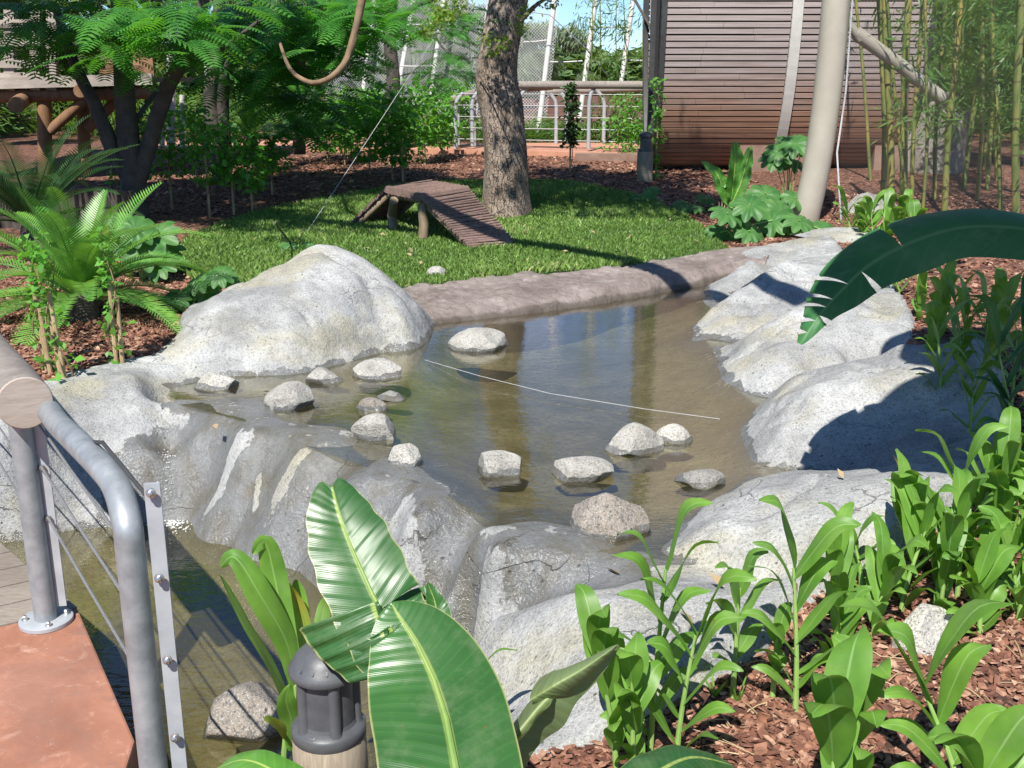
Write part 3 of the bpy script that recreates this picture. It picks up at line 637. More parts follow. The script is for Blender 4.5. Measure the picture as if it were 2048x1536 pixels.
# bubbles where the trickle lands, and beads of water on the wall
mb = MB()
def blob(mb, c, r, sq=.6):
    V = []; F = []; n = 6
    for i in range(4):
        th = math.pi*(i+.3)/3.6
        for k in range(n): V.append((c[0]+r*math.sin(th)*math.cos(k*math.tau/n+i), c[1]+r*math.sin(th)*math.sin(k*math.tau/n+i), c[2]+r*sq*math.cos(th)))
    F = [(i*n+k, i*n+(k+1) % n, (i+1)*n+(k+1) % n, (i+1)*n+k) for i in range(3) for k in range(n)]+[tuple(range(n))[::-1]]
    mb.add(V, F)
for i in range(150):
    c = P(343+random.gauss(0, 22), 1040+abs(random.gauss(0, 11)), ZL); blob(mb, c, random.uniform(.002, .006))
for i in range(90):
    px, py = 335+random.gauss(0, 9), random.uniform(840, 1030)
    x, y = P(px, py, ZW-(py-830)/210*(ZW-ZL))[:2]
    blob(mb, (x, y, _zr(x, y)+.001), random.uniform(.0015, .004))
tag(mb.build('splash_foam', M['foam']), kind='stuff')

# ------------------------------------------------------------------ stone kerb between the lawn and the pond
wl_ = [(835, 662), (861, 650), (1005, 634), (1142, 617), (1278, 595), (1347, 581), (1450, 565), (1520, 560)]
ll_ = [(795, 583), (817, 581), (937, 569), (1073, 554), (1244, 539), (1330, 524), (1450, 505), (1580, 493)]
WA = crom([P(a, b, ZW)[:2] for a, b in wl_], 220); LA = crom([PG(a, b)[:2] for a, b in ll_], 220)
tt = np.linspace(-.25, 1.12, 48); V = []; wet = []
for i in range(220):
    for t in tt:
        x, y = WA[i]*(1-t)+LA[i]*t
        s = i/219; top = zg(LA[i][0], LA[i][1])+.01
        tc = min(max(t, 0), 1)
        z = ZW+(top+.02-ZW)*(.85*min(1, tc/.22)**.6+.15*tc) + (t*2.0 if t < 0 else 0) - max(0, t-1)*.5
        V.append((x, y, z)); wet.append(1 if t < .06 else 0)
V = np.array(V); nz = fbm(V[:, 0]*3.2, V[:, 1]*3.2, 4, 41); n2 = fbm(V[:, 0]*9, V[:, 1]*9, 4, 42)
ff = np.clip((V[:, 2]-ZW+.03)/.05, 0, 1)
lay = np.round((nz+.5)*7+V[:, 0]*.6)/7-.5-V[:, 0]*.6/7; V[:, 2] += ff*(.03*nz+.11*(lay-.3*nz)*.6+.035*np.where(n2 > .03, n2, -.01))-.012*ff*(np.abs(nz) < .012); V[:, 1] += .05*nz
F = np.array([(i*48+j, (i+1)*48+j, (i+1)*48+j+1, i*48+j+1) for i in range(219) for j in range(47)])
tag(mk('stone_kerb', V, F[:, ::-1], M['rim'], attr={'wet': blur(np.array(wet, float).reshape(220, 48), 1).ravel()}), 'rough pinkish stone kerb between the lawn and the far side of the pond', 'kerb')

# ------------------------------------------------------------------ lawn
lawn_px = [(350, 540), (348, 510), (385, 480), (470, 443), (560, 420), (700, 395), (830, 372), (950, 366), (1080, 366), (1240, 388), (1330, 420), (1400, 455), (1440, 490), (1450, 504), (1330, 522), (1244, 537), (1073, 552), (937, 567), (817, 579)]
LP = [PG(a, b) for a, b in lawn_px]+[Vector((-1.3, 7.6, 0)), Vector((-2.0, 7.5, 0)), PG(400, 572)]
LP = [Vector(tuple(p)) for p in crom(LP+[LP[0]], 90)[:-1]]
lx = np.arange(-4, 3, .08); ly = np.arange(6.8, 16, .08); LX, LY = np.meshgrid(lx, ly); ls = poly_sd(LX, LY, LP)
LZ = zg0(LX, LY)+np.where(ls < 0, .028, -.06)
li = np.arange(LX.size).reshape(LX.shape); LQ = np.stack([li[:-1, :-1], li[:-1, 1:], li[1:, 1:], li[1:, :-1]], -1)[(ls[:-1, :-1] < .08)]
u, inv = np.unique(LQ, return_inverse=True)
tag(mk('lawn', np.stack([LX, LY, LZ], -1).reshape(-1, 3)[u], inv.reshape(LQ.shape), M['turf']), kind='structure')
NB = 150000
bx = rng.uniform(-4, 2.6, NB*3); by = 7+8*rng.uniform(0, 1, NB*3)**1.25
bs_ = poly_sd(bx, by, LP)+.05*fbm(bx*6, by*6, 3, 77); m_ = bs_ < 0; bx = bx[m_][:NB]; by = by[m_][:NB]; n = len(bx)
bz = zg0(bx, by)+.02
patch = fbm(bx*1.1, by*1.1, 4, 12)
h = rng.uniform(.018, .06, n)*(1+1.1*patch); w = rng.uniform(.003, .0065, n); a = rng.uniform(0, math.tau, n); la = rng.uniform(0, math.tau, n); le = rng.uniform(.1, .9, n)*h
bV = np.zeros((n, 4, 3)); ca, sa = np.cos(a)*w, np.sin(a)*w
bV[:, 0] = np.c_[bx-ca, by-sa, bz]; bV[:, 1] = np.c_[bx+ca, by+sa, bz]
bV[:, 2] = np.c_[bx+ca*.7+np.cos(la)*le*.4, by+sa*.7+np.sin(la)*le*.4, bz+h*.65]; bV[:, 3] = np.c_[bx+np.cos(la)*le, by+np.sin(la)*le, bz+h]
tone = np.repeat(np.clip(.5+patch*.9+rng.normal(0, .22, n), 0, 1), 4)
tag(mk('grass', bV.reshape(-1, 3), np.arange(n*4).reshape(n, 4), M['blade'], attr={'tone': tone}), kind='stuff')

# ------------------------------------------------------------------ bark chips lying on the beds
def chips(n, xs, ys, smin, smax, seed, cond):
    r = np.random.default_rng(seed); x = r.uniform(*xs, n); y = r.uniform(*ys, n); k = cond(x, y); x, y = x[k], y[k]; n = len(x)
    z = zg0(x, y)+.018*fbm(x*9, y*9, 3, 31)+r.uniform(-.003, .012, n)
    L = r.uniform(smin, smax, n); Wd = L*r.uniform(.3, .7, n); T = L*r.uniform(.08, .2, n)
    yaw = r.uniform(0, math.tau, n); tl = r.normal(0, .28, n); tr = r.normal(0, .3, n)
    base = np.array([(-1, -.7, -1), (.7, -1, -1), (1, .6, -1), (-.6, 1, -1), (-.9, -.6, 1), (.6, -.9, 1), (.95, .5, 1), (-.5, .9, 1)])*.5
    V = base[None]*np.stack([L, Wd, T], -1)[:, None, :]; V += r.normal(0, .09, V.shape)*np.stack([L, Wd, T], -1)[:, None, :]
    V[:, :, 2] += V[:, :, 0]*tl[:, None]+V[:, :, 1]*tr[:, None]
    c, s = np.cos(yaw)[:, None], np.sin(yaw)[:, None]; vx = V[:, :, 0]*c-V[:, :, 1]*s; vy = V[:, :, 0]*s+V[:, :, 1]*c
    V = np.stack([vx+x[:, None], vy+y[:, None], V[:, :, 2]+z[:, None]], -1)
    f = np.array([(4, 5, 6, 7), (0, 1, 5, 4), (1, 2, 6, 5), (2, 3, 7, 6), (3, 0, 4, 7)])
    F = (f[None]+8*np.arange(n)[:, None, None]).reshape(-1, 4)
    return V.reshape(-1, 3), F, np.repeat(r.uniform(0, 1, n), 8)
def out_rock(x, y): return (poly_sd(x, y, RB) > .0) & ~((x < -.5) & (y < 4.1))
parts = [chips(48000, (-.1, 2.6), (1.6, 4.8), .008, .036, 1, out_rock),
         chips(26000, (-4, -1.5), (4.4, 8.2), .02, .05, 2, lambda x, y: (poly_sd(x, y, RB) > .0) & (poly_sd(x, y, LP) > 0) & (poly_sd(x, y, KB) > 0)),
         chips(16000, (1.4, 5), (4.5, 12), .02, .055, 3, lambda x, y: (poly_sd(x, y, RB) > .0) & (poly_sd(x, y, LP) > 0) & (poly_sd(x, y, KB) > 0)),
         chips(12000, (-5, 3), (11, 17), .03, .07, 4, lambda x, y: (poly_sd(x, y, LP) > 0))]
b = 0; Vs, Fs, Ts = [], [], []
for v_, f_, t_ in parts: Vs.append(v_); Fs.append(f_+b); Ts.append(t_); b += len(v_)
tag(mk('bark_chips', np.concatenate(Vs), np.concatenate(Fs), M['chip'], smooth=False, attr={'tone': np.concatenate(Ts)}), kind='stuff')
# ------------------------------------------------------------------ stones in the water
def stone(px, py, wpx, hpx, z, label, mat, seed, flat=1.0, name='stone', group='stones standing in the pond', peak=0, dz=0, parent=None, wetline=True, skew=0):
    """px, py: where its middle meets the water in the photo; wpx, hpx: seen width and height"""
    c = P(px, py, z); depth = (c-Vector((0, 0, EYE))).length; w = wpx/FPX*depth; hh = hpx/FPX*depth
    me_b = bmesh.new(); bmesh.ops.create_icosphere(me_b, subdivisions=5, radius=1)
    V = np.array([tuple(v.co) for v in me_b.verts]); F = [tuple(v.index for v in f.verts) for f in me_b.faces]; me_b.free()
    r = np.random.default_rng(seed); R = np.ones(len(V))
    for _ in range(14):                                  # worn facets: cut the ball with random planes
        nv = r.normal(size=3); nv[2] *= .7; nv /= np.linalg.norm(nv); dcut = r.uniform(.6, .86)
        dd = V@nv; over = np.clip(dd-dcut, 0, None); V = V-np.outer(over*.95, nv)
    ln = np.linalg.norm(V, axis=1)
    V = V*(1+.10*fbm(V[:, 0]*1.7+seed, V[:, 1]*1.7+V[:, 2], 3, seed)+.05*fbm(V[:, 0]*6+V[:, 2]*3, V[:, 1]*6-V[:, 2]*4, 4, seed+2))[:, None]
    top = np.clip(V[:, 2], 0, None); V[:, 2] += peak*np.clip(1-np.hypot(V[:, 0], V[:, 1])*1.3, 0, 1)*(top > 0)
    V[:, 0] += skew*V[:, 2]*.4
    mx = V.max(0); mn = V.min(0)
    H_ = hh*flat
    V = V/np.array([(mx[0]-mn[0])/2, (mx[1]-mn[1])/2, mx[2]])
    V = V*np.array([w/2, w*.40, H_*1.08]); V[:, 2] = np.where(V[:, 2] < 0, V[:, 2]*.6, V[:, 2])
    wz = V[:, 2]+c.z; wet = np.clip((z+.026+.025*fbm(V[:, 0]*20, V[:, 1]*20, 3, seed)-wz)/.006, 0, 1)*.8
    if not wetline: wet = wet*0
    o = mk(name, V, F, mat, local=True, attr={'wet': wet, 'bed': wet*0}); o.location = c+Vector((0, w*.1, dz))
    return tag(o, label, 'stone', group)
import bmesh
ST = [(428, 774, 90, 26, 'long low pale stone lying nearest the left end of the waterfall lip', 'pebble', 11, 0, 0),
 (575, 812, 96, 44, 'wedge shaped pale stone just above the waterfall, pointing left', 'pebble', 12, .1, .5),
 (648, 762, 78, 24, 'pale stone with a flat top beside the foot of the big left boulder', 'pebble', 13, 0, 0),
 (758, 750, 100, 28, 'pale domed stone off the right foot of the big left boulder', 'pebble', 14, .1, 0),
 (745, 818, 68, 20, 'small round brown stone between two pale ones on the left of the pond', 'brown_rock', 15, 0, 0),
 (782, 798, 60, 15, 'mostly sunk grey stone with a tiny pale peak', 'dark_pebble', 16, .9, 0),
 (752, 876, 90, 44, 'round pale stone below the small brown one', 'pebble', 17, .1, 0),
 (812, 930, 68, 36, 'small smooth oval stone right above the waterfall lip', 'pebble', 18, 0, 0),
 (1000, 944, 92, 36, 'blocky pale stone left of middle in the near row', 'pebble', 19, 0, -.3),
 (1162, 952, 126, 32, 'wide flat topped stone in the middle of the near row', 'pebble', 20, 0, 0),
 (1270, 900, 120, 50, 'pointed pale stone with a wet brown skirt', 'pebble', 21, .5, 0),
 (1348, 882, 76, 30, 'small white topped stone touching the right side of the pointed one', 'pebble', 22, .1, 0),
 (1408, 966, 100, 22, 'sunk dark stone with a bare white streak near the right bank', 'dark_pebble', 23, .1, 0),
 (1212, 1062, 160, 70, 'largest dark grey pitted stone nearest the rim of the falls', 'brown_rock', 24, .2, 0),
 (962, 694, 122, 34, 'pale loaf shaped stone alone at the far side of the pond', 'pebble', 25, .1, 0)]
for (px, py, w, h_, lb, mt, sd_, pk, sk) in ST:
    stone(px, py, w, h_, ZW, lb, M[mt], sd_, peak=pk, skew=sk)
stone(490, 1455, 195, 72, ZL, 'big mottled brown and grey rock in the lower pool beside the lamp', M['brown_rock'], 31, group=None, name='rock', peak=.1)
stone(1850, 1290, 125, 66, P(1850, 1290, .22).z, 'round pale speckled stone half buried in the mulch bed', M['pebble'], 33, group=None, name='stone', wetline=False)
stone(873, 548, 38, 14, .3, 'small cream stone lying at the near edge of the lawn', M['pebble'], 34, group=None, name='stone', wetline=False)
stone(1740, 425, 120, 34, .44, 'rounded reddish rock under the bamboo beyond the mesh', M['pebble'], 35, group=None, name='rock', wetline=False)
stone(1690, 475, 190, 14, .4, 'flat grey stone lying at the foot of the steel mast', M['rock'], 36, group=None, name='stone', wetline=False)

# ------------------------------------------------------------------ deck, slab and near handrail
E0 = P(0, 1252, 0); E1 = P(155, 1215, 0); bd = (E1-E0).normalized(); bn = Vector((-bd.y, bd.x, 0))
edge = [P(a, b, 0) for a, b in [(0, 1085), (80, 1155), (155, 1215)]]
deck = bpy.data.objects.new('deck', None); C.objects.link(deck); tag(deck, 'weathered grey timber boards of the footbridge deck, left edge of the view', 'deck')
def edge_x(c):   # where the deck edge crosses the board whose centre line passes at offset c from E1
    best = None
    A = P(-60, 1032, 0); B = edge[0]; ps = [A]+edge
    for a, b in zip(ps, ps[1:]):
        s0 = (a-E1).dot(bn)-c; s1 = (b-E1).dot(bn)-c
        if s0*s1 <= 0 and s0 != s1: f = s0/(s0-s1); best = a+(b-a)*f
    return best
bwid = .152
for k in range(7):
    c0, c1 = k*bwid+.004, (k+1)*bwid-.005
    q = []
    for c_ in (c0, c1):
        e = edge_x(c_)
        if e is None: e = ps_last if k else E1
        q.append(e)
    ps_last = q[-1]
    L0 = q[0]-bd*2.6; L1 = q[1]-bd*2.6
    V = [(p.x, p.y, zz) for zz in (-.045, 0) for p in (L0, q[0], q[1], L1)]
    mk('board', np.array(V), [(0, 3, 2, 1), (4, 5, 6, 7), (0, 1, 5, 4), (1, 2, 6, 5), (2, 3, 7, 6), (3, 0, 4, 7)], M['deck'], deck, smooth=False)
mb = MB(); mb.beam(E1-bd*.25+Vector((0, 0, -.12)), P(0, 1085, 0)-bd*.3+Vector((0, 0, -.12)), .08, .14); mb.build('joist', M['darkbark'], deck)
sp = [P(a, b, 0) for a, b in [(155, 1215), (205, 1330), (270, 1480)]]
sl = [E1-bd*3.2, E1, sp[1], sp[2], Vector((-.93, 1.9, 0)), Vector((-.8, .5, 0)), Vector((-.8, -1.5, 0)), Vector((-5, -1.5, 0)), Vector((-5, 2.5, 0))]
sl = [Vector((p.x, p.y, 0)) for p in sl]; n = len(sl)
V = [(p.x, p.y, -.35) for p in sl]+[(p.x, p.y, .0) for p in sl]
F = [tuple(range(n, 2*n)), tuple(range(n-1, -1, -1))]+[(i, (i+1) % n, n+(i+1) % n, n+i) for i in range(n)]
o = mk('pavement', np.array(V), F, M['slab'], smooth=False); tag(o, kind='structure')
bv = o.modifiers.new('b', 'BEVEL'); bv.width = .008; bv.segments = 2

A0 = P(93, 1244, 0); LE = PY(50, 806, 3.0)
rail = thing('handrail', 'near handrail with a thick grey log rail, bent steel posts and tight cables', 'handrail', A0)
ldir = Vector((-.55, .83, 0)).normalized()
mb = MB(); mb.tube([LE+ldir*(t*.12) for t in range(0, 40)], [.079+.002*math.sin(i*.9) for i in range(40)], 28); lo_ = mb.build('log_rail', M['log'], rail)
m2 = MB(); ax_ = (-ldir).to_track_quat('Z', 'Y').to_matrix(); m2.lathe([(.0785, -.012), (.0785, .002), (.075, .005), (.001, .0055)], LE, 28, ax_); m2.build('log_end', M['logend'], lo_)
B0 = Vector((-.893, 2.31, 0))
pa = MB(); pa.tube([A0+Vector((0, 0, z)) for z in np.linspace(.0, LE.z-.06, 8)], .036, 20); post = pa.build('post', M['galv'], rail)
m2 = MB(); m2.lathe([(.085, .002), (.085, .014), (.082, .016), (.036, .016)], A0, 32); fl = m2.build('base_flange', M['bracket'], post)
for k in range(4):
    a = math.radians(-60+k*85); m2 = MB(); c_ = A0+Vector((math.cos(a)*.064, math.sin(a)*.064, .016))
    m2.lathe([(.012, 0), (.012, .003), (.008, .004), (.008, .013), (.005, .016)], c_, 6); m2.build('bolt', M['bolt'], post)
bpts = [B0+Vector((0, 0, -.3)), B0, B0+Vector((0, 0, .3)), B0+Vector((0, 0, .55)), B0+Vector((0, 0, .68)), B0+Vector((-.004, .008, .745)), PY(234, 975, 2.40), PY(200, 930, 2.5), PY(152, 882, 2.70), PY(112, 842, 2.95), LE+ldir*.2+Vector((.055, .03, -.02))]
pb = MB(); pb.tube(crom(bpts, 60), .034, 22); postb = pb.build('post', M['galv'], rail)
def flat(parent, base, z0, z1, name='cable_plate', off=Vector((.058, .0, 0))):
    m = MB(); m.box(base+off+Vector((0, 0, (z0+z1)/2)), (.036, .008, z1-z0), rz=.15); o = m.build(name, M['bracket'], parent, smooth=False)
    return o
pl = flat(postb, B0, -.3, .845, off=Vector((.062, .01, 0))); pl2 = flat(post, A0, .05, .7, off=Vector((.047, .02, 0)))
def bolt_at(c, parent):
    m = MB(); mt_ = Matrix.Rotation(math.radians(90), 3, 'X'); m.lathe([(.012, 0), (.012, .003), (.008, .004), (.008, .011), (.004, .014)], c, 12, mt_)
    m.build('bolt', M['bolt'], parent)
for yy in (985, 1155, 1318, 1473):
    c_ = PY(293+(yy-985)*.092, yy, 2.305); bolt_at(Vector((B0.x+.064, 2.303, c_.z)), postb)
zc = [.705, .545, .37]
for z_ in zc:
    m = MB(); a = A0+Vector((.045, .01, z_)); b_ = B0+Vector((-.03, .02, z_)); m.tube([a, (a+b_)/2+Vector((0, 0, -.004)), b_], .0042, 8); m.build('cable', M['cable'], rail)
    m = MB(); m.lathe([(.009, -.01), (.009, .01)], a, 8, (b_-a).to_track_quat('Z', 'Y').to_matrix()); m.build('bolt', M['bolt'], post)
    m = MB(); m.tube([A0+Vector((-.02, .03, z_)), A0+Vector((-.02, .03, z_))+ldir*4], .004, 6); m.build('cable', M['cable'], rail)
m = MB(); a = LE+ldir*.25+Vector((.05, .04, .0)); m.tube([a, (a+bpts[5])/2+Vector((.02, 0, .0)), PY(205, 885, 2.5), B0+Vector((.055, .012, .80))], .0055, 8); m.build('brace_rod', M['darksteel'], rail)

# ------------------------------------------------------------------ bollard lamp on its wooden post
lx0 = PY(655, 1400, 2.08); lamp_x, lamp_y = lx0.x, 2.08
ztop = PY(652, 1284, 2.08).z; zbase = PY(655, 1490, 2.02).z
lt = thing('bollard_lamp', 'dark grey louvred bollard lamp on a sawn wooden post among the banana leaves', 'lamp', (lamp_x, lamp_y, zbase-.5))
hT = ztop-zbase
m = MB(); m.lathe([(.082, -.4), (.083, -.1), (.081, -.012), (.076, -.006), (.002, -.004)], (lamp_x, lamp_y, zbase), 32); m.build('wooden_post', M['postwood'], lt)
m = MB(); m.lathe([(.079, -.012), (.082, -.008), (.082, .012), (.078, .018), (.064, .024), (.06, .035), (.05, .04)], (lamp_x, lamp_y, zbase), 40); m.build('base_ring', M['lamp'], lt)
m = MB(); m.lathe([(.061, .02), (.06, hT*.66), (.05, hT*.71)], (lamp_x, lamp_y, zbase), 40)
m.build('lamp_body', M['lamp'], lt)
for k in range(5):
    a = k*math.tau/5+.1; m = MB(); m.tube([Vector((lamp_x+.06*math.cos(a), lamp_y+.06*math.sin(a), zbase+z_)) for z_ in (.02, .03, hT*.66, hT*.7)], [.016, .013, .013, .013], 12)
    m.build('rib', M['lamp'], lt)
m = MB(); m.lathe([(.06, hT*.66), (.079, hT*.68), (.081, hT*.71), (.08, hT*.75), (.074, hT*.78), (.066, hT*.86), (.05, hT*.93), (.028, hT*.985), (.001, hT)], (lamp_x, lamp_y, zbase), 44); cap = m.build('lamp_cap', M['lamp'], lt)
for k in range(5):
    a = -2.2+k*.42; m = MB(); c1 = Vector((lamp_x+.07*math.cos(a), lamp_y+.07*math.sin(a), zbase+hT*.79)); c2 = Vector((lamp_x+.02*math.cos(a+.3), lamp_y+.02*math.sin(a+.3), zbase+hT*1.0))
    m.beam(c1, c2, .004, .014); m.build('fin', M['lamp'], cap, smooth=False)
for k in range(3):
    a = -1.9+k*2.1; bb = MB(); bb.lathe([(.008, 0), (.008, .004), (.005, .006)], (lamp_x+.071*math.cos(a), lamp_y+.071*math.sin(a), zbase+.016), 8); bb.build('bolt', M['bolt'], lt)

# ------------------------------------------------------------------ log animal bridge on the lawn
zt = .7
fT0 = P(773, 378, zt); fT1 = P(846, 394, zt); bT0 = P(855, 365, zt); bT1 = P(934, 379, zt)
fB1 = PG(947, 497, .03); bB1 = PG(1029, 491, .03); fB0 = PG(695, 452, .03); bB0 = fB0+(bT0-fT0)
for v in (fB0, bB0): v.z = .34
br = thing('log_bridge', 'small arched bridge of lashed brown sticks standing on the lawn before the big tree', 'play bridge', (fT0+fB1)/2-Vector((0, 0, .3)))
def seg(a0, a1, b0, b1, n, name):
    mb = MB()
    for i in range(n):
        t = (i+.5)/n; p = a0.lerp(a1, t); q = b0.lerp(b1, t); d = (q-p).normalized()
        p = p-d*(.02+random.uniform(0, .02)); q = q+d*(.02+random.uniform(0, .02)); r = (a1-a0).length/n*.5*random.uniform(.88, 1.02)
        mid = (p+q)/2+Vector((0, 0, random.uniform(-.006, .006))); mb.tube([p, mid, q], [r, r*random.uniform(.92, 1.05), r*.95], 9)
    return mb.build(name, M['stick'], br)
seg(fT1, fB1, bT1, bB1, 24, 'stick_ramp'); seg(fT0, fT1, bT0, bT1, 11, 'stick_top'); seg(fT0, fB0, bT0, bB0, 16, 'stick_ramp')
dn = Vector((0, 0, -.055))
for a, b_ in ((fT1, fB1), (bT1, bB1), (fT0, fB0), (bT0, bB0), (fT0, fT1), (bT0, bT1)):
    m = MB(); ins = (bT0-fT0).normalized()*(.03 if a in (fT1, fT0) else -.03); m.tube([a+dn+ins, b_+dn*.6+ins], .034, 12); m.build('side_pole', M['polewood'], br)
for px_, py_, top_ in ((790, 474, fT0), (845, 486, fT1)):
    b_ = PG(px_, py_); m = MB(); m.tube([b_-Vector((0, 0, .05)), (b_+top_)/2+Vector((.01, 0, -.03)), Vector((b_.x, b_.y, top_.z-.06))], [.047, .045, .04], 14); m.build('leg', M['polewood'], br)
    b2 = b_+(bT0-fT0); m = MB(); m.tube([b2-Vector((0, 0, .05)), Vector((b2.x, b2.y, top_.z-.06))], [.045, .04], 14); m.build('leg', M['polewood'], br)

# ------------------------------------------------------------------ cables, string, sticks
def wire(name, pts, r, mat, label, cat): 
    m = MB(); m.tube(pts, r, 6); return tag(m.build(name, mat), label, cat)
g0 = PG(608, 478)
wire('guy_wire', [g0+Vector((0, 0, .02)), PY(745, 265, 10.2), PY(905, 20, 11.0), PY(1000, -120, 11.3)], .0034, M['cable'], 'bright steel guy wire rising from the lawn beside the log bridge to the tree', 'wire')
m = MB(); m.tube([g0+Vector((0, 0, -.05)), g0+Vector((0, 0, .08))], .012, 8); m.build('ground_anchor', M['darksteel'], bpy.data.objects['guy_wire'])
wire('stake', [PG(588, 496), PY(550, 445, 8.35)], .009, M['darksteel'], 'thin dark metal stake leaning on the lawn behind the big left boulder', 'stake')
wire('string', [P(850, 720, .205), P(960, 752, .235), P(1100, 787, .225), P(1290, 818, .22), P(1440, 838, .203)], .0014, M['rope'], 'thin white string stretched over the pond', 'string')
wire('rope', [PY(955, 145, 10.86), PY(1003, 225, 10.68), PY(1040, 290, 10.66), PY(1052, 325, 10.8)], .007, M['darkbark'], 'thin dark line slanting across the big tree trunk', 'rope')  # dark line across the trunk, built as a thin tube

# ------------------------------------------------------------------ curved steel mast, strut, mesh
mp = [PG(1612, 440)+Vector((0, 0, -.1)), PY(1612, 432, 10.3), PY(1632, 340, 10.3), PY(1648, 240, 10.3), PY(1660, 140, 10.3), PY(1669, 40, 10.3), PY(1676, -60, 10.3), PY(1680, -260, 10.2), PY(1660, -600, 9.8)]
mt = thing('steel_mast', 'thick curved beige steel mast in front of the slatted drum building', 'mast', PG(1612, 440))
m = MB(); m.tube(crom(mp, 60), .128, 32); m.build('tube', M['mast'], mt)
m = MB(); m.tube([PY(1695, 45, 10.35), PY(1720, 78, 10.4)], [.03, .05], 12); m.tube([PY(1712, 66, 10.4), PY(1800, 130, 10.45), PY(1885, 198, 10.5)], .062, 20); m.tube([PY(1885, 198, 10.5), PY(1906, 222, 10.5)], [.05, .02], 12)
m.build('strut', M['mast'], mt)
m = MB(); m.tube([PY(1705, 0, 10.2), PY(1692, 180, 10.2), PY(1674, 305, 10.15), PY(1682, 440, 10.1)], .009, 6); tag(m.build('rope', M['rope']), 'pale lacing rope hanging beside the curved mast along the mesh edge', 'rope')
n0 = PY(1676, 455, 10.1); n1 = PY(1700, -160, 10.2); n2 = PY(2300, -160, 8.4); n3 = PY(2300, 470, 8.2)
mk('mesh_screen', [n0, n3, n2, n1, n0+Vector((0, .004, 0)), n3+Vector((0, .004, 0)), n2+Vector((0, .004, 0)), n1+Vector((0, .004, 0))], [(0, 1, 2, 3)], M['net'], smooth=False)
tag(bpy.data.objects['mesh_screen'], 'fine steel mesh screen hung between the curved mast and the bamboo', 'mesh screen')
# a second tube of the aviary passes overhead outside the view and shades the lawn

def back(p, H): return Vector(p)-SDIR*((H-p[2])/(-SDIR.z))*1.0 if False else Vector(p)+(-SDIR)*((H-p[2])/(-SDIR.z))
q0 = back(PG(640, 452), 4.4); q1 = back(PG(1030, 492), 4.3); q2 = back(PG(1250, 530), 4.2); q3 = back(P(1380, 572, .25), 4.1); q4 = q3+(q3-q2)*1.4; qm = q0+(q0-q1)*1.2
m = MB(); m.tube(crom([qm, q0, q1, q2, q3, q4], 30), .10, 16); tag(m.build('overhead_tube', M['mast']), 'beige steel tube of the aviary frame passing over the lawn, above the view', 'steel tube')

# ------------------------------------------------------------------ slatted drum building
Yc, Zc, Rr, Ay = 14.95, 2.78, 2.22, .95   # the drum is deeper than it is wide: an upright oval
xl = PY(1327, 200, 14.0).x; xr = PY(1845, 200, 14.0).x
dr = thing('drum_building', 'round barrel shaped building clad in weathered brown horizontal slats', 'building', ((xl+xr)/2, Yc, .6))
_t = np.linspace(0, math.tau, 4001); _y = -Ay*np.cos(_t); _z = Rr*np.sin(_t); _s = np.r_[0, np.cumsum(np.hypot(np.diff(_y), np.diff(_z)))]
def oval(n, off=0):
    out = []
    for k in range(n):
        a = float(np.interp((k+.5)/n*_s[-1], _s, _t)); nrm = Vector((0, -math.cos(a)/Ay, math.sin(a)/Rr)).normalized()
        out.append((Vector((0, Yc-Ay*math.cos(a), Zc+Rr*math.sin(a)))+nrm*off, math.atan2(nrm.z, -nrm.y)))
    return out
m = MB(); ov = [c for c, a in oval(72, -.06)]; n_ = len(ov)
m.add([c+Vector((xl+.05, 0, 0)) for c in ov]+[c+Vector((xr-.05, 0, 0)) for c in ov], [(i, (i+1) % n_, n_+(i+1) % n_, n_+i) for i in range(n_)]+[tuple(range(n_)), tuple(range(2*n_-1, n_-1, -1))]); m.build('drum', M['drum'], dr)
th0 = math.radians(-118); m = MB(); ns = int(_s[-1]/.078)
def slats(x0, x1):
    m = MB()
    for c, a in oval(ns):
        c = c+Vector(((x0+x1)/2, 0, 0)); M3 = Matrix.Rotation(-a, 3, 'X')
        L = x1-x0; j = random.uniform(.25, .75)*L; dy = random.uniform(-.002, .002)
        for (u0, u1) in ((0, j-.0015), (j+.0015, L)):
            m.box(c+Vector(((u0+u1)/2-L/2, dy, random.uniform(-.001, .001))), (u1-u0, .035, .059+random.uniform(-.002, .002)), M=M3 @ Matrix.Rotation(random.uniform(-.0012, .0012), 3, 'Y'))
    return m
xb = PY(1582, 200, 14).x
slats(xl, xb-.07).build('slat_cladding', M['slat'], dr, smooth=False); slats(xb+.07, xr).build('slat_cladding', M['slat'], dr, smooth=False)
m = MB()
for c, a in oval(90, .03): m.box(c+Vector((xb, 0, 0)), (.13, .05, _s[-1]/90+.012), M=Matrix.Rotation(-a, 3, 'X'))
m.build('steel_band', M['lightsteel'], dr)
for xe in (xl-.03, xr+.03):
    m = MB()
    for c, a in oval(90, -.02): m.box(c+Vector((xe, 0, 0)), (.06, .12, _s[-1]/90+.008), M=Matrix.Rotation(-a, 3, 'X'))
    m.build('end_rim', M['darksteel'], dr)
m = MB(); m.box((xl-.12, Yc-.6, 1.9), (.06, .09, 3.6)); m.build('door_frame', M['darksteel'], dr, smooth=False)
for xx in (PY(1500, 300, 15).x, PY(1600, 300, 15).x, PY(1760, 300, 15).x):
    m = MB(); m.box((xx, Yc, .66), (.5, 1.0, .9)); m.build('footing', M['concrete'], dr, smooth=False)

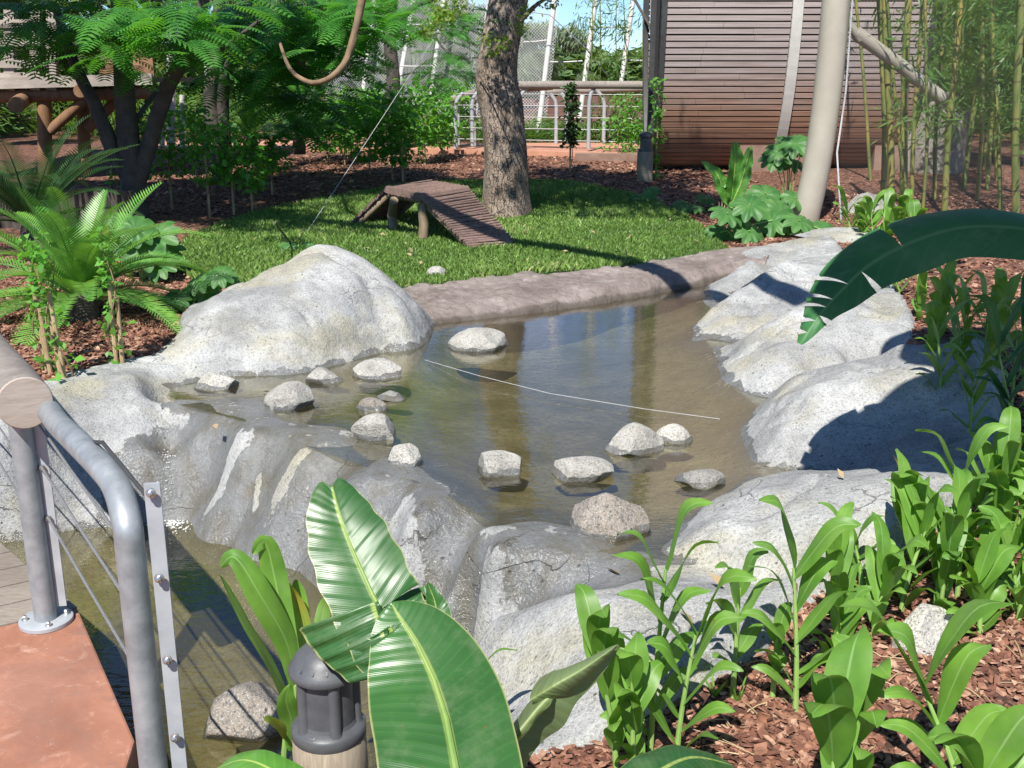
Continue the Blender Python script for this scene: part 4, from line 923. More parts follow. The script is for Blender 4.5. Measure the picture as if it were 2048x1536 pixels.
# ------------------------------------------------------------------ far path, wall, log rail, low post
YP = 17.2
pz = .64
fp = [(-6, YP+.1), (-3, YP+.3), (-1, YP-.2), (1.3, YP-.9), (2.6, YP-1.0), (3.3, YP+.6), (1.6, YP+1.6), (-1, YP+1.4), (-3, YP+2), (-7, YP+2.2)]
V = [(x, y, pz) for x, y in fp]+[(x, y, pz-.5) for x, y in fp]; n = len(fp)
tag(mk('far_path', np.array(V), [tuple(range(n))]+[(i, i+n, (i+1) % n+n, (i+1) % n) for i in range(n)], M['path'], smooth=False), kind='structure')
m = MB(); a = PY(1175, 312, 15.6); b_ = PY(1290, 312, 15.4); m.beam(Vector((a.x-.15, 16.0, .52)), Vector((b_.x+.05, 15.9, .52)), .28, .26); m.build('_w', M['concrete'])
w_ = bpy.data.objects['_w']; w_.name = 'path_retaining_wall'; tag(w_, 'low brown stained concrete edge under the far red path', 'wall')
rl = thing('path_railing', 'far railing of bleached logs on bent steel posts beside the red path', 'railing', (.5, YP-.5, pz))
def lograil(p0, p1, r):
    m = MB(); m.tube([Vector(p0).lerp(Vector(p1), t) for t in (0, .33, .66, 1)], [r, r*1.04, r*.97, r], 14); m.build('log_rail', M['log'], rl)
lograil(PY(890, 203, 17.4), PY(952, 184, 17.3), .055); lograil(PY(955, 184, 17.3), PY(1105, 172, 16.9), .06); lograil(PY(1040, 170, 16.9), PY(1322, 170, 16.3), .06); lograil(PY(1094, 184, 18.6), PY(1330, 176, 18.4), .05)
def bpost(px, ybase, yt, Yd, lean):
    b0 = PY(px, ybase, Yd); t0 = PY(px, yt, Yd); m = MB(); H = t0.z-b0.z
    m.tube([b0, b0+Vector((0, 0, H*.75)), b0+Vector((lean*.25, 0, H*.88)), b0+Vector((lean, 0, H))], .032, 10); m.build('post', M['bracket'], rl)
for q in [(912, 297, 186, 17.2, .12), (917, 290, 186, 17.5, .1), (945, 292, 182, 17.2, .1), (949, 292, 190, 17.6, .05), (1038, 296, 175, 16.9, .12), (1112, 288, 188, 18.5, -.1), (1177, 297, 173, 16.6, .08), (1133, 288, 186, 18.5, -.1), (1207, 286, 182, 18.4, -.12), (1305, 300, 172, 16.3, .02), (1289, 290, 178, 18.4, .05)]: bpost(*q)
for k in range(5):
    z_ = pz+.15+k*.17; m = MB(); m.tube([Vector((PY(912, 250, 17.2).x, 17.2, z_)), Vector((PY(1038, 250, 16.9).x, 16.9, z_)), Vector((PY(1177, 250, 16.6).x, 16.6, z_)), Vector((PY(1305, 250, 16.3).x, 16.3, z_))], .007, 5); m.build('cable', M['cable'], rl)
sgn = PY(1290, 330, 13.6)
bt = thing('short_post', 'stubby wooden post with a dark cap lamp beside the drum building', 'post', (sgn.x, 13.6, .45))
m = MB(); zt_ = PY(1290, 303, 13.6).z; zb_ = PY(1290, 372, 13.6).z
m.lathe([(.10, zb_-.1), (.10, zt_)], (sgn.x, 13.6, 0), 20); m.build('wooden_post', M['postwood'], bt)
m = MB(); m.box((sgn.x, 13.6, zb_-.04), (.22, .22, .14)); m.build('footing', M['whiteconc'], bt, smooth=False)
m = MB(); m.lathe([(.09, zt_), (.09, zt_+.03), (.07, zt_+.04), (.07, zt_+.17), (.09, zt_+.18), (.09, zt_+.21), (.02, zt_+.24)], (sgn.x, 13.6, 0), 20); m.build('lamp_cap', M['lamp'], bt)

# ------------------------------------------------------------------ far aviary: slanted white poles and netting
av = thing('aviary', 'tall netted aviary on slanted white poles beyond the far path', 'aviary', (0, 24, .6))
def apole(x0, y0, x1, y1, Yd, r=.05):
    m = MB(); m.tube([PY(x0, y0, Yd), PY(x1, y1, Yd+.8)], r, 10); m.build('pole', M['lightsteel'], av)
for q in [(790, 215, 838, -60, 22), (862, 190, 895, -60, 22.5), (725, 190, 760, -80, 24), (1076, 268, 1116, -60, 20), (1158, 245, 1203, -90, 21), (1240, 180, 1275, -60, 23), (950, 230, 985, -60, 24), (1330, 200, 1352, -80, 25)]: apole(*q)
for (x0, y0, x1, y1, Yd) in [(800, 132, 872, 131, 22), (1047, 84, 1096, 80, 21), (1094, 124, 1165, 122, 21.2), (1180, 55, 1260, 53, 22), (1245, 120, 1320, 120, 23.5), (815, 50, 880, 46, 22.4), (1073, 262, 1110, 262, 20.5)]:
    m = MB(); m.tube([PY(x0, y0, Yd), PY((x0+x1)/2, (y0+y1)/2+1, Yd), PY(x1, y1, Yd)], .014, 6); m.build('cross_tube', M['lightsteel'], av)
mk('netting', [PY(640, 260, 25), PY(1090, 262, 21.5), PY(1140, -150, 22.5), PY(700, -150, 26)], [(0, 1, 2, 3)], M['farnet'], av, smooth=False)
wire('guy_wire', [PY(1040, 20, 20), PY(1100, 30, 20), PY(1170, 95, 20), PY(1235, 175, 20)], .010, M['cable'], 'thin dark guy wire crossing the sky between the far aviary poles', 'wire')
wire('guy_wire', [PY(1270, 0, 16), PY(1305, 62, 15.6)], .02, M['darkbark'], 'thick dark stay running into the upper corner of the drum building', 'wire')
# ------------------------------------------------------------------ leaves
def leaf(name, mid, hw, up, mat, parent, n=22, nx=4, fold=.25, droop=.3, wave=.04, wf=9, seed=0, asym=1.0, splits=(), prof=None, roll=0, notch=0):
    """one blade: mid = points of the midrib, hw = greatest half width, up = which way its face looks"""
    A = crom(mid, n+1); r = random.Random(seed); ph = r.uniform(0, 6)
    L = np.linalg.norm(np.diff(A, axis=0), axis=1).sum(); V = []; uv = []
    upv = [Vector(u) for u in up] if isinstance(up, list) else [Vector(up)]*2
    us = np.linspace(-1, 1, 2*nx+1)
    for i in range(n+1):
        t = i/n; p = Vector(A[i]); T = Vector(A[min(n, i+1)]-A[max(0, i-1)]).normalized()
        u0 = upv[0].lerp(upv[-1], t); S = T.cross(u0).normalized()
        if roll: S = Matrix.Rotation(roll*t, 3, T) @ S
        Nn = S.cross(T).normalized()
        w = hw*(prof(t) if prof else max(.0, math.sin(math.pi*min(1, (t*.97+.015))**.8))**.75)
        for u in us:
            a = abs(u); sg_ = 1 if u > 0 else -1; ws = w*(asym if u < 0 else 1)
            off = wave*hw*a*math.sin(wf*t*3.1+ph+(1.3 if u > 0 else 0)); z = a*ws*math.sin(fold)-droop*a*a*ws+off
            V.append(p+T*(notch*hw*t**10*math.sin(math.pi*min(1, a))*1.0)+S*(u*ws*math.cos(fold))+Nn*z); uv.append(((u+1)/2, t*L if False else t))
    m = 2*nx+1; F = []
    for i in range(n):
        for j in range(m-1):
            F.append((i*m+j, i*m+j+1, (i+1)*m+j+1, (i+1)*m+j))
    # torn blade: a side strip is cut loose at the given places
    if splits:
        V = list(V)
        for (t, side) in splits:
            i = int(t*n); base = len(V); ring = []
            for j in range(m):
                ring.append(i*m+j)
            new = {}
            for j in range(m):
                u = us[j]
                if u*side > .15:
                    q = Vector(V[i*m+j]); T = Vector(A[min(n, i+1)]-A[i]).normalized(); new[j] = len(V)
                    V.append(q+T*(-.10*hw*abs(u))+Vector((0, 0, -.05*hw*abs(u)))); uv.append(uv[i*m+j])
                    V[i*m+j] = q+T*(.10*hw*abs(u))
            for k, f in enumerate(F):
                if f[0] < i*m+m and f[0] >= (i-1)*m and f[3] >= i*m and f[3] < i*m+m:
                    F[k] = tuple(new.get(v-i*m, v) if i*m <= v < i*m+m else v for v in f)
    return mk(name, [tuple(v) for v in V], F, mat, parent, uv=uv)

# --- foreground banana plant (three leaves show)
bp = thing('banana_plant', 'glossy green banana plant with big broad leaves in front of the pond', 'banana plant', (-.2, 1.75, 0))
def wid(px, Y, py): return px/FPX*(Y*math.cos(PITCH)+.6*math.sin(PITCH)+.0)
ban = lambda t: (min(1, t/.16)**.6)*(1-max(0, (t-.45)/.55)**2.2*.96)**.8
# upright leaf: from its stalk at the bottom to the notched tip
leaf('leaf', [PY(830, 1330, 1.98), PY(790, 1275, 2.0), PY(745, 1190, 2.04), PY(705, 1100, 2.1), PY(678, 1030, 2.15), PY(664, 975, 2.2)], .098, (.25, -.95, .35), M['banana'], bp, n=60, nx=5, fold=.18, droop=.15, wave=.02, seed=1,
     notch=.2, prof=lambda t: (.97+.03*math.sin(t*40))*(1-.60*max(0, (t-.42)/.58)**2.2)*(1 if t > .1 else .9), splits=[(.30, -1), (.34, 1)], roll=0)
leaf('leaf', [PY(748, 1205, 2.01), PY(762, 1250, 1.99), PY(778, 1300, 1.97), PY(790, 1345, 1.955)], .162, (.12, -.93, .3), M['banana'], bp, n=30, nx=5, fold=-.05, droop=.18, seed=2, asym=.06, prof=lambda t: 1.02-.45*t**1.5 if t > .02 else .98)
leaf('leaf', [PY(835, 1330, 2.0), PY(865, 1270, 2.04), PY(872, 1215, 2.08), PY(855, 1165, 2.1)], .05, (-.3, -.9, .5), M['banana'], bp, n=24, fold=.1, droop=.3, seed=5, prof=lambda t: .98*(1-max(0, (t-.2)/.82)**1.4))
leaf('leaf', [PY(1110, 1395, 1.83), PY(1060, 1450, 1.80), PY(1005, 1530, 1.76), PY(950, 1620, 1.72)], .075, (.1, -.6, -.8), M['banana_u'], bp, n=30, nx=5, fold=.25, droop=.2, seed=11, prof=lambda t: min(1, .25+t*1.6))
leaf('leaf', [PY(775, 1290, 2.0), PY(820, 1240, 2.05), PY(850, 1200, 2.1), PY(868, 1172, 2.12)], .062, (.1, -.9, .6), M['banana'], bp, n=24, fold=.1, droop=.3, seed=3, prof=lambda t: .98*(1-max(0, (t-.3)/.72)**1.6))
# big front leaf, rising from the bottom edge
leaf('leaf', [PY(925, 1640, 1.52), PY(910, 1530, 1.6), PY(893, 1440, 1.68), PY(868, 1360, 1.76), PY(835, 1290, 1.82), PY(800, 1235, 1.86), PY(782, 1205, 1.88)], .118, (.15, -.75, .75), M['banana'], bp, n=80, nx=6, fold=.05, droop=.12, wave=.012, seed=4,
     prof=lambda t: (1-max(0, (t-.35)/.66)**2.1)*1.0+.0, splits=[(.80, -1)], asym=1.12)
mb = MB(); mb.tube([PY(925, 1640, 1.519), PY(910, 1530, 1.597), PY(893, 1440, 1.676), PY(868, 1360, 1.756), PY(835, 1290, 1.817), PY(800, 1235, 1.858)], [.008, .007, .0055, .004, .003, .0015], 8); mb.build('midrib', M['petiole'], bp)
mb = MB(); mb.tube([PY(905, 1400, 1.99), PY(830, 1330, 1.978), PY(790, 1275, 1.996), PY(745, 1190, 2.035), PY(705, 1100, 2.095), PY(684, 1045, 2.14)], [.009, .0065, .0055, .0045, .003, .0015], 8); mb.build('midrib', M['petiole'], bp)
# the rolled leaf pointing right, underside showing
leaf('leaf', [PY(905, 1560, 1.70), PY(1010, 1490, 1.76), PY(1090, 1400, 1.82), PY(1160, 1345, 1.86), PY(1238, 1290, 1.9)], .075, (-.2, .35, -.9), M['banana_u'], bp, n=44, nx=6, fold=.9, droop=-.35, wave=.09, wf=7, seed=6, prof=lambda t: (1-t**3)*(.75+.25*math.sin(t*9)**2))
leaf('leaf', [PY(1060, 1400, 1.83), PY(1110, 1370, 1.81), PY(1170, 1335, 1.83), PY(1237, 1288, 1.88)], .036, (0, -.8, .6), M['banana_u'], bp, n=30, nx=6, fold=-.5, droop=1.2, wave=.02, seed=8, prof=lambda t: (1-t**1.6)**.8)
leaf('leaf', [PY(1180, 1640, 1.62), PY(1290, 1560, 1.66), PY(1380, 1515, 1.74), PY(1465, 1530, 1.8)], .06, (0, -.35, .95), M['banana'], bp, n=40, nx=5, fold=.1, droop=.5, seed=7, wave=.03)
leaf('leaf', [PY(700, 1640, 1.75), PY(580, 1560, 1.85), PY(490, 1520, 1.92), PY(420, 1545, 1.98)], .04, (0, -.3, .95), M['banana_y'], bp, n=30, fold=.2, droop=.3, seed=9)
mb = MB(); mb.tube([Vector((-.18, 1.75, -.1)), Vector((-.17, 1.74, .12)), PY(925, 1640, 1.52)], [.05, .035, .012], 14); mb.build('stalk', M['petiole'], bp)
mb = MB(); mb.tube([Vector((-.18, 1.75, .05)), PY(905, 1400, 1.99)], [.03, .009], 10); mb.build('stalk', M['petiole'], bp)

# --- banana leaf arching in from the right, with the plant it grows on outside the view
bq = thing('banana_plant', 'tall banana plant whose long dark shaded leaf arches in from the right edge', 'banana plant', (2.6, 2.6, .2))
LQ_ = [PY(2300, 560, 3.0), PY(2180, 490, 3.2), PY(2048, 458, 3.35), PY(1930, 455, 3.45), PY(1830, 482, 3.5), PY(1740, 530, 3.5), PY(1680, 585, 3.45), PY(1640, 630, 3.4), PY(1600, 688, 3.35)]
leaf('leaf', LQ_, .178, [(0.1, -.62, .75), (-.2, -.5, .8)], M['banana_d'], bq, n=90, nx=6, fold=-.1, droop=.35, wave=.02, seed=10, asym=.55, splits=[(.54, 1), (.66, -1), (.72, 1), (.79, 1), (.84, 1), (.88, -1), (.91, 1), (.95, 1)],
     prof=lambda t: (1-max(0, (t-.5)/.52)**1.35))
# leaves added out of view to cast the round shadow on the bank
tgt = P(1850, 845, .5)
def shade_leaf(px, py, z, H, hw, L, seed, ang):
    c = P(px, py, z)-SDIR*((H-z)/(-SDIR.z))*-1 if False else P(px, py, z)+(-SDIR)*((H-z)/(-SDIR.z))
    d = Vector((math.cos(ang), math.sin(ang), 0))
    leaf('leaf', [c-d*L/2+Vector((0, 0, -.1)), c-d*L/4, c+d*L/4, c+d*L/2+Vector((0, 0, -.15))], hw, (0, 0, 1), M['banana'], bq, n=40, nx=5, fold=.1, droop=.2, seed=seed, prof=lambda t: max(0, math.sin(math.pi*(t*.96+.02)))**.45)
shade_leaf(1835, 838, .5, 2.6, .36, .8, 20, -.5)
shade_leaf(1960, 800, .5, 2.7, .34, .9, 21, .5)
shade_leaf(2080, 700, .5, 2.6, .4, 1.5, 22, -.9)
shade_leaf(2060, 560, .9, 2.7, .34, 1.2, 23, .6)
mb = MB(); mb.tube([Vector((2.9, 2.2, .1)), Vector((2.85, 2.2, .9)), Vector((2.7, 2.4, 1.3)), LQ_[0]], [.09, .07, .03, .012], 14); mb.build('stalk', M['petiole'], bq)
for e in ((1.6, 1.3, 2.6), (2.2, 2.4, 2.6), (2.5, 1.3, 2.7)):
    mb = MB(); mb.tube([Vector((2.85, 2.2, .9)), Vector((2.8, 2.0, 1.8)), Vector(e)], [.05, .03, .012], 10); mb.build('stalk', M['petiole'], bq)

# --- ginger shoots
gcount = 0
def ginger(px, py, top, zb, label, nl=7, lean=(0, 0), L=.26, hw=.035, seed=0, base=None, yellow=False, spread=1.0, mat=None, group='ginger shoots in the mulch beds', plane=None, bare=.15):
    r = random.Random(seed*13+5)
    b = base if base is not None else (PG(px, py) if zb is None else P(px, py, zb))
    H = top if top < 3 else max(.12, PY(px, top, b.y).z-b.z-.28*L)
    t_ = thing('ginger_plant', label, 'ginger plant', tuple(b), group)
    sp_ = [b+Vector((0, 0, -.03)), b+Vector((lean[0]*.3, lean[1]*.3, H*.4)), b+Vector((lean[0], lean[1], H*.95))]
    A = [Vector(tuple(q)) for q in crom(sp_, 12)]
    mb = MB(); mb.tube(A, [.009*(1-.6*i/11) for i in range(12)], 8); mb.build('stem', M['gstem'], t_)
    pa_ = plane if plane is not None else r.uniform(0, math.pi)
    nl += 2
    for k in range(nl):
        f = bare+(1-bare)*(k+.5)/nl; p = A[min(11, int(f*11.5))]; side = 1 if k % 2 else -1
        a = pa_+r.uniform(-.35, .35)+(0 if side > 0 else math.pi)
        hd = Vector((math.cos(a), math.sin(a)*.8, 0)); el = math.radians(r.uniform(38, 64)+14*f); ll = L*.88*r.uniform(.75, 1.1)*(.6+.5*f)*spread
        d0 = hd*math.cos(el)+Vector((0, 0, math.sin(el)))
        e1 = p+d0*ll*.4; e2 = e1+(d0+hd*.12+Vector((0, 0, -.08))).normalized()*ll*.35; e3 = e2+(d0+hd*.7+Vector((0, 0, -.75))).normalized()*ll*.25
        upv = (-hd*math.sin(el)+Vector((0, 0, math.cos(el)))).normalized()
        nm = M['ginger_y'] if (yellow and k == 1) else (mat or M['ginger'])
        leaf('leaf', [p, e1, e2, e3], hw*.98*(.7+.4*f)*r.uniform(.75, 1.15), upv, nm, t_, n=12, nx=2, fold=.3, droop=.25, wave=.16, wf=2.2, seed=seed*31+k, roll=r.uniform(-.8, .8),
             prof=lambda t: (max(0, math.sin(math.pi*min(1, t*.96+.03)))**.95)*(1.12-.35*t) if t > .04 else .2)
    return t_
GL = [
 (1465, 1400, 1125, 'single pale green shoot with a bare tip standing left of the yellow leaved tuft', 4, (.0, 0), .2, .034, 1, .35),
 (1592, 1420, 1075, 'tall leafy shoot right of the bare tipped one', 9, (-.03, .02), .26, .034, 2, .15),
 (1545, 1395, 1235, 'short thin shoot between the two tall ones', 4, (0, 0), .13, .026, 3, .3),
 (1300, 1500, 1060, 'tallest shoot of the middle clump, leaves fanned like a feather', 8, (.02, 0), .27, .036, 4, .2),
 (1350, 1530, 1190, 'right hand shoot of the middle clump with upright narrow leaves', 8, (.03, -.02), .27, .034, 5, .2),
 (1235, 1540, 1230, 'left hand shoot of the middle clump with a yellowing leaf', 9, (-.06, 0), .28, .036, 6, .15),
 (1265, 1570, 1300, 'lowest shoot of the middle clump beside the rolled banana leaf', 7, (-.01, 0), .22, .034, 7, .1),
 (1690, 1300, 1085, 'shoot with dense narrow leaves against the tan rock', 9, (-.05, .02), .24, .03, 8, .15),
 (1745, 1275, 1095, 'shoot just left of the half buried speckled stone', 9, (.03, .02), .24, .03, 9, .15),
 (1800, 1225, 1010, 'leaning shoot behind the speckled stone with leaves reaching left over the rock', 8, (.06, .03), .26, .032, 10, .15),
 (1880, 1175, 960, 'shoot at the foot of the shadowed boulder, leaves bent left', 9, (-.12, .04), .26, .034, 11, .15),
 (1915, 1195, 985, 'shoot with a bare pointed tip behind the near right clump', 8, (-.01, .02), .22, .032, 12, .3),
 (1950, 1120, 930, 'bushy bright shoot at the right, left one of a pair', 9, (-.05, .05), .26, .034, 13, .1),
 (1995, 1130, 905, 'tall upright bright shoot near the right edge', 10, (0, .03), .27, .034, 14, .1),
 (2040, 1105, 955, 'bright shoot cut by the right edge, middle height', 9, (.02, .02), .25, .032, 15, .15),
]
GL += [(1660, 1370, 1190, 'low leafy shoot between the tall shoot and the large broad leaved one', 7, (.02, .02), .2, .034, 16, .1),
 (1835, 1150, 985, 'thin shoot leaning over the low pale boulder, right of the leaning one', 7, (-.08, .02), .22, .03, 17, .2),
 (1960, 1270, 1120, 'shoot standing alone in the mulch right of the speckled stone', 8, (-.02, .02), .22, .036, 18, .1),
 (2035, 1230, 1060, 'shoot at the right edge above the lower right corner clump', 9, (-.03, .03), .26, .036, 19, .1),
 (1725, 1180, 1040, 'dense short shoot just behind the pair before the speckled stone', 8, (-.04, .02), .2, .03, 20, .1)]
for (px, py, top, lb, nl, lean, L, hw, sd_, bare) in GL:
    ginger(px, py, top, None, lb, nl, lean, L, hw, sd_, yellow=(sd_ == 6), bare=bare)
rq = random.Random(77)
for k in range(9):
    px, py = rq.uniform(1850, 2070), rq.uniform(1010, 1250); b_ = PG(px, py)
    if poly_sd(np.array([b_.x]), np.array([b_.y]), RB)[0] < .06: px += 110; b_ = PG(px, py)
    ginger(0, 0, rq.uniform(.12, .24), None, 'leafy shoot in the dense clump along the right edge', 7, (rq.uniform(-.08, .03), rq.uniform(-.03, .06)), rq.uniform(.2, .28), rq.uniform(.026, .034), 150+k, base=b_, bare=rq.uniform(.05, .25), yellow=False, group='shoots of the dense right edge clump')
# nearest shoots, their feet below the lower edge of the view
def gbase(px, Y, z): 
    v = PY(px, 1000, Y); return Vector((v.x, Y, z))
for (px, Y, top, lb, nl, lean, L, hw, sd_) in [
  (1715, 1.83, .42, 'large broad leaved shoot at the bottom, its wide leaf faces the sun', 9, (.02, .05), .3, .05, 41),
  (1765, 1.95, .36, 'tall shoot right behind the large broad leaved one', 9, (.02, .06), .3, .04, 42),
  (1640, 1.72, .26, 'small dark shoot at the lower edge, left of the large broad leaved one', 7, (-.03, .03), .2, .036, 43),
  (1575, 1.82, .17, 'pair of pale upright leaves poking up at the lower edge', 4, (0, 0), .15, .03, 44),
  (2030, 2.0, .38, 'large leaved shoot leaning left into the lower right corner', 9, (-.12, .08), .3, .045, 45),
  (2090, 1.8, .3, 'lower right corner shoot, tall leaves upright', 9, (-.03, .05), .28, .042, 46),
  (2020, 1.65, .2, 'lowest shoot in the lower right corner', 6, (-.01, .02), .22, .04, 47)]:
    b_ = gbase(px, Y, 0); b_.z = zg(b_.x, b_.y); ginger(0, 0, top, None, lb, nl, lean, L, hw, sd_, base=b_)
# the tuft behind the lamp: three shoots with long leaves
def tuft(base, label, stem, leaves_, group='ginger shoots in the mulch beds'):
    t_ = thing('ginger_plant', label, 'ginger plant', tuple(base), group)
    mb = MB(); mb.tube([base, (base+stem)/2+Vector((-.01, 0, 0)), stem], [.011, .009, .006], 8); mb.build('stem', M['gstem'], t_)
    for k, (pp, w, mt_, up_) in enumerate(leaves_):
        leaf('leaf', [PY(*q) for q in pp], w, up_, mt_, t_, n=20, nx=3, fold=.3, droop=.3, wave=.12, wf=3, seed=700+k, roll=.3*(-1)**k, prof=lambda t: (max(0, math.sin(math.pi*min(1, t*.93+.06)))**.75)*(1.05-.2*t))
G_ = M['ginger']; Y_ = M['ginger_y']
b0 = PY(600, 1560, 2.3)
tuft(b0, 'tall shoot behind the bollard lamp, its long leaves arching left over the lower pool', PY(590, 1370, 2.3), [([(595, 1400, 2.3), (575, 1290, 2.3), (520, 1190, 2.28), (470, 1115, 2.3), (440, 1135, 2.32)], .036, G_, (.5, -.8, .5)), ([(598, 1380, 2.3), (570, 1260, 2.33), (548, 1150, 2.36), (530, 1085, 2.36), (505, 1108, 2.35)], .034, G_, (.1, -.9, .4)), ([(590, 1440, 2.28), (540, 1330, 2.22), (490, 1240, 2.18), (438, 1150, 2.16)], .024, G_, (.7, -.3, .6))])
tuft(b0+Vector((.05, .06, 0)), 'shoot behind the bollard lamp with a dried brown leaf strip', PY(618, 1330, 2.37), [([(612, 1350, 2.37), (606, 1270, 2.4), (598, 1190, 2.42), (590, 1160, 2.42)], .024, G_, (-.2, -.9, .3)), ([(625, 1330, 2.36), (612, 1240, 2.38), (590, 1190, 2.38), (578, 1165, 2.36)], .012, Y_, (0, -.9, .4)), ([(622, 1350, 2.36), (640, 1260, 2.4), (650, 1210, 2.42), (665, 1190, 2.4)], .02, G_, (0, -.9, .4))])
tuft(b0+Vector((-.01, -.1, -.02)), 'short shoot at the left foot of the bollard lamp with a yellow edged leaf', PY(572, 1460, 2.18), [([(585, 1500, 2.18), (582, 1440, 2.16), (572, 1400, 2.14), (580, 1370, 2.14)], .028, G_, (.2, -.9, .3)), ([(580, 1480, 2.18), (560, 1455, 2.14), (540, 1440, 2.1), (528, 1442, 2.08)], .016, Y_, (0, -.6, .8))])
b_ = gbase(940, 2.55, -.1); ginger(0, 0, .3, None, 'shoot half hidden behind the big front banana leaf, one leaf arching right', 4, (-.02, 0), .2, .028, 64, base=b_, plane=.0)

# right bank bed
RG = [(1880, 820, 620), (1850, 770, 640), (1905, 790, 590), (1938, 880, 700), (1960, 800, 600), (1990, 760, 580), (2020, 840, 640), (2045, 780, 590), (1870, 700, 560), (1920, 700, 560), (1975, 690, 560), (1840, 640, 560), (1800, 590, 545), (1755, 560, 548),
      (1700, 470, 405), (1725, 475, 412), (1745, 480, 400), (1775, 485, 405), (1800, 480, 398), (1830, 500, 425), (1765, 500, 440), (1860, 520, 460), (1900, 530, 480)]
places = ['behind the farthest bank boulders', 'beneath the shaded banana leaf', 'at the foot of the mesh screen', 'beside the bamboo', 'along the back of the bank boulders']
ORD = ['first', 'second', 'third', 'fourth', 'fifth', 'sixth', 'seventh', 'eighth', 'ninth', 'tenth', 'eleventh', 'twelfth', 'thirteenth', 'fourteenth', 'fifteenth', 'sixteenth', 'seventeenth', 'eighteenth', 'nineteenth', 'twentieth']
RG.sort()
rank = {}; cnt_ = [0, 0]
for q in RG: f_ = q[1] < 540; rank[q] = cnt_[f_]; cnt_[f_] += 1
for k, (px, py, top) in enumerate(RG):
    far_ = py < 540; rk_ = ORD[rank[(px, py, top)]]
    ginger(px, py, top, None, (rk_+' broad leaved shoot from the mast in the bed before the mesh screen' if far_ else rk_+' slender shoot from the left in the bed behind the right bank boulders'), 8, (random.uniform(-.06, .06), random.uniform(-.03, .03)), .24 if not far_ else .3, .03 if not far_ else .045, 80+k,
           group=('broad leaved shoots before the mesh screen' if far_ else 'slender shoots behind the right bank boulders'))
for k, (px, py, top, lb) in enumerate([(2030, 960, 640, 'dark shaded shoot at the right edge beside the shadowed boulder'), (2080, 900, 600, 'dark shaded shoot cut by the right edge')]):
    ginger(px, py, top, None, lb, 13, (-.1, .05), .3, .026, 110+k, mat=M['banana_d'])  # their shade is put into the colour by a darker leaf material

# --- frond plants
def frond(mb, p0, d, L, n, ll, lw, droop, width_ang=.9, vee=.5, r=random):
    """feather leaf: rachis with n pairs of narrow leaflets, all in one mesh"""
    d = d.normalized(); pts_ = [Vector(p0)]; dirv = Vector(d)
    k = 14
    for i in range(k):
        dirv = (dirv+Vector((0, 0, -droop/k*(.4+1.2*i/k)))).normalized(); pts_.append(pts_[-1]+dirv*L/k)
    mb.tube(pts_, [.006*(1-.8*i/k)*(L/.7) for i in range(k+1)], 4, caps=False)
    side0 = dirv.cross(Vector((0, 0, 1))).normalized()
    for i in range(n):
        t = .12+.88*(i+.5)/n; q = t*k; a = int(min(q, k-1)); f = q-a; p = pts_[a].lerp(pts_[a+1], f); T = (pts_[a+1]-pts_[a]).normalized()
        S = T.cross(Vector((0, 0, 1)))
        S = side0 if S.length < .2 else S.normalized()
        U = S.cross(T)
        l = ll*(math.sin(math.pi*(t*.8+.18))**.7)
        for s_ in (-1, 1):
            dd = (S*s_*math.cos(vee)*math.sin(width_ang)+T*math.cos(width_ang)+U*math.sin(vee)*.6).normalized()
            e = p+dd*l*r.uniform(.92, 1.05)+Vector((0, 0, -l*.08)); w = T*lw; m_ = p.lerp(e, .5)
            mb.add([p-w*.6, p+w*.6, m_+w, m_-w, e], [(0, 1, 2, 3), (3, 2, 4)])
def cycad(px, py, base, L, nf, label, mat, seed, elmin=15, ll=.11, group=None, azs=None):
    r = random.Random(seed); b = base if base is not None else PG(px, py)
    t_ = thing('sago_palm', label, 'cycad', tuple(b), group)
    m = MB(); m.lathe([(.09, -.05), (.1, .06), (.08, .14), (.03, .17)], b, 14); m.build('trunk', M['darkbark'], t_)
    for k in range(nf):
        a = k*2.4+r.uniform(-.2, .2); el = math.radians(r.uniform(elmin, 78)); d = Vector((math.cos(a)*math.cos(el), math.sin(a)*math.cos(el), math.sin(el)))
        m = MB(); frond(m, b+Vector((0, 0, .13)), d, L*r.uniform(.8, 1.1), 42, ll, .0062, r.uniform(.7, 1.5), 1.0, .5, r); m.build('frond', mat, t_, sharp=None)
cycad(165, 640, None, .84, 44, 'sunlit sago palm with stiff feather fronds in the left mulch bed', M['cycad'], 3, elmin=2, ll=.14)
cb = PY(60, 420, 8.6); cb.z = zg(cb.x, cb.y)+.1
cycad(0, 0, cb, 1.05, 34, 'large dark sago palm in the shade beneath the treehouse', M['cycad_shade'], 4, elmin=18, ll=.15)
cb = PG(505, 350); cycad(0, 0, cb+Vector((0, 0, .35)), .75, 20, 'sago palm with golden backlit fronds among the staked vines', M['cycad'], 5, elmin=25, ll=.12)
cb = PG(600, 330); cycad(0, 0, cb+Vector((0, 0, .2)), 1.2, 26, 'dark sago palm under the leaning trees, left of the staked creepers', M['cycad_shade'], 6, elmin=20, ll=.14)

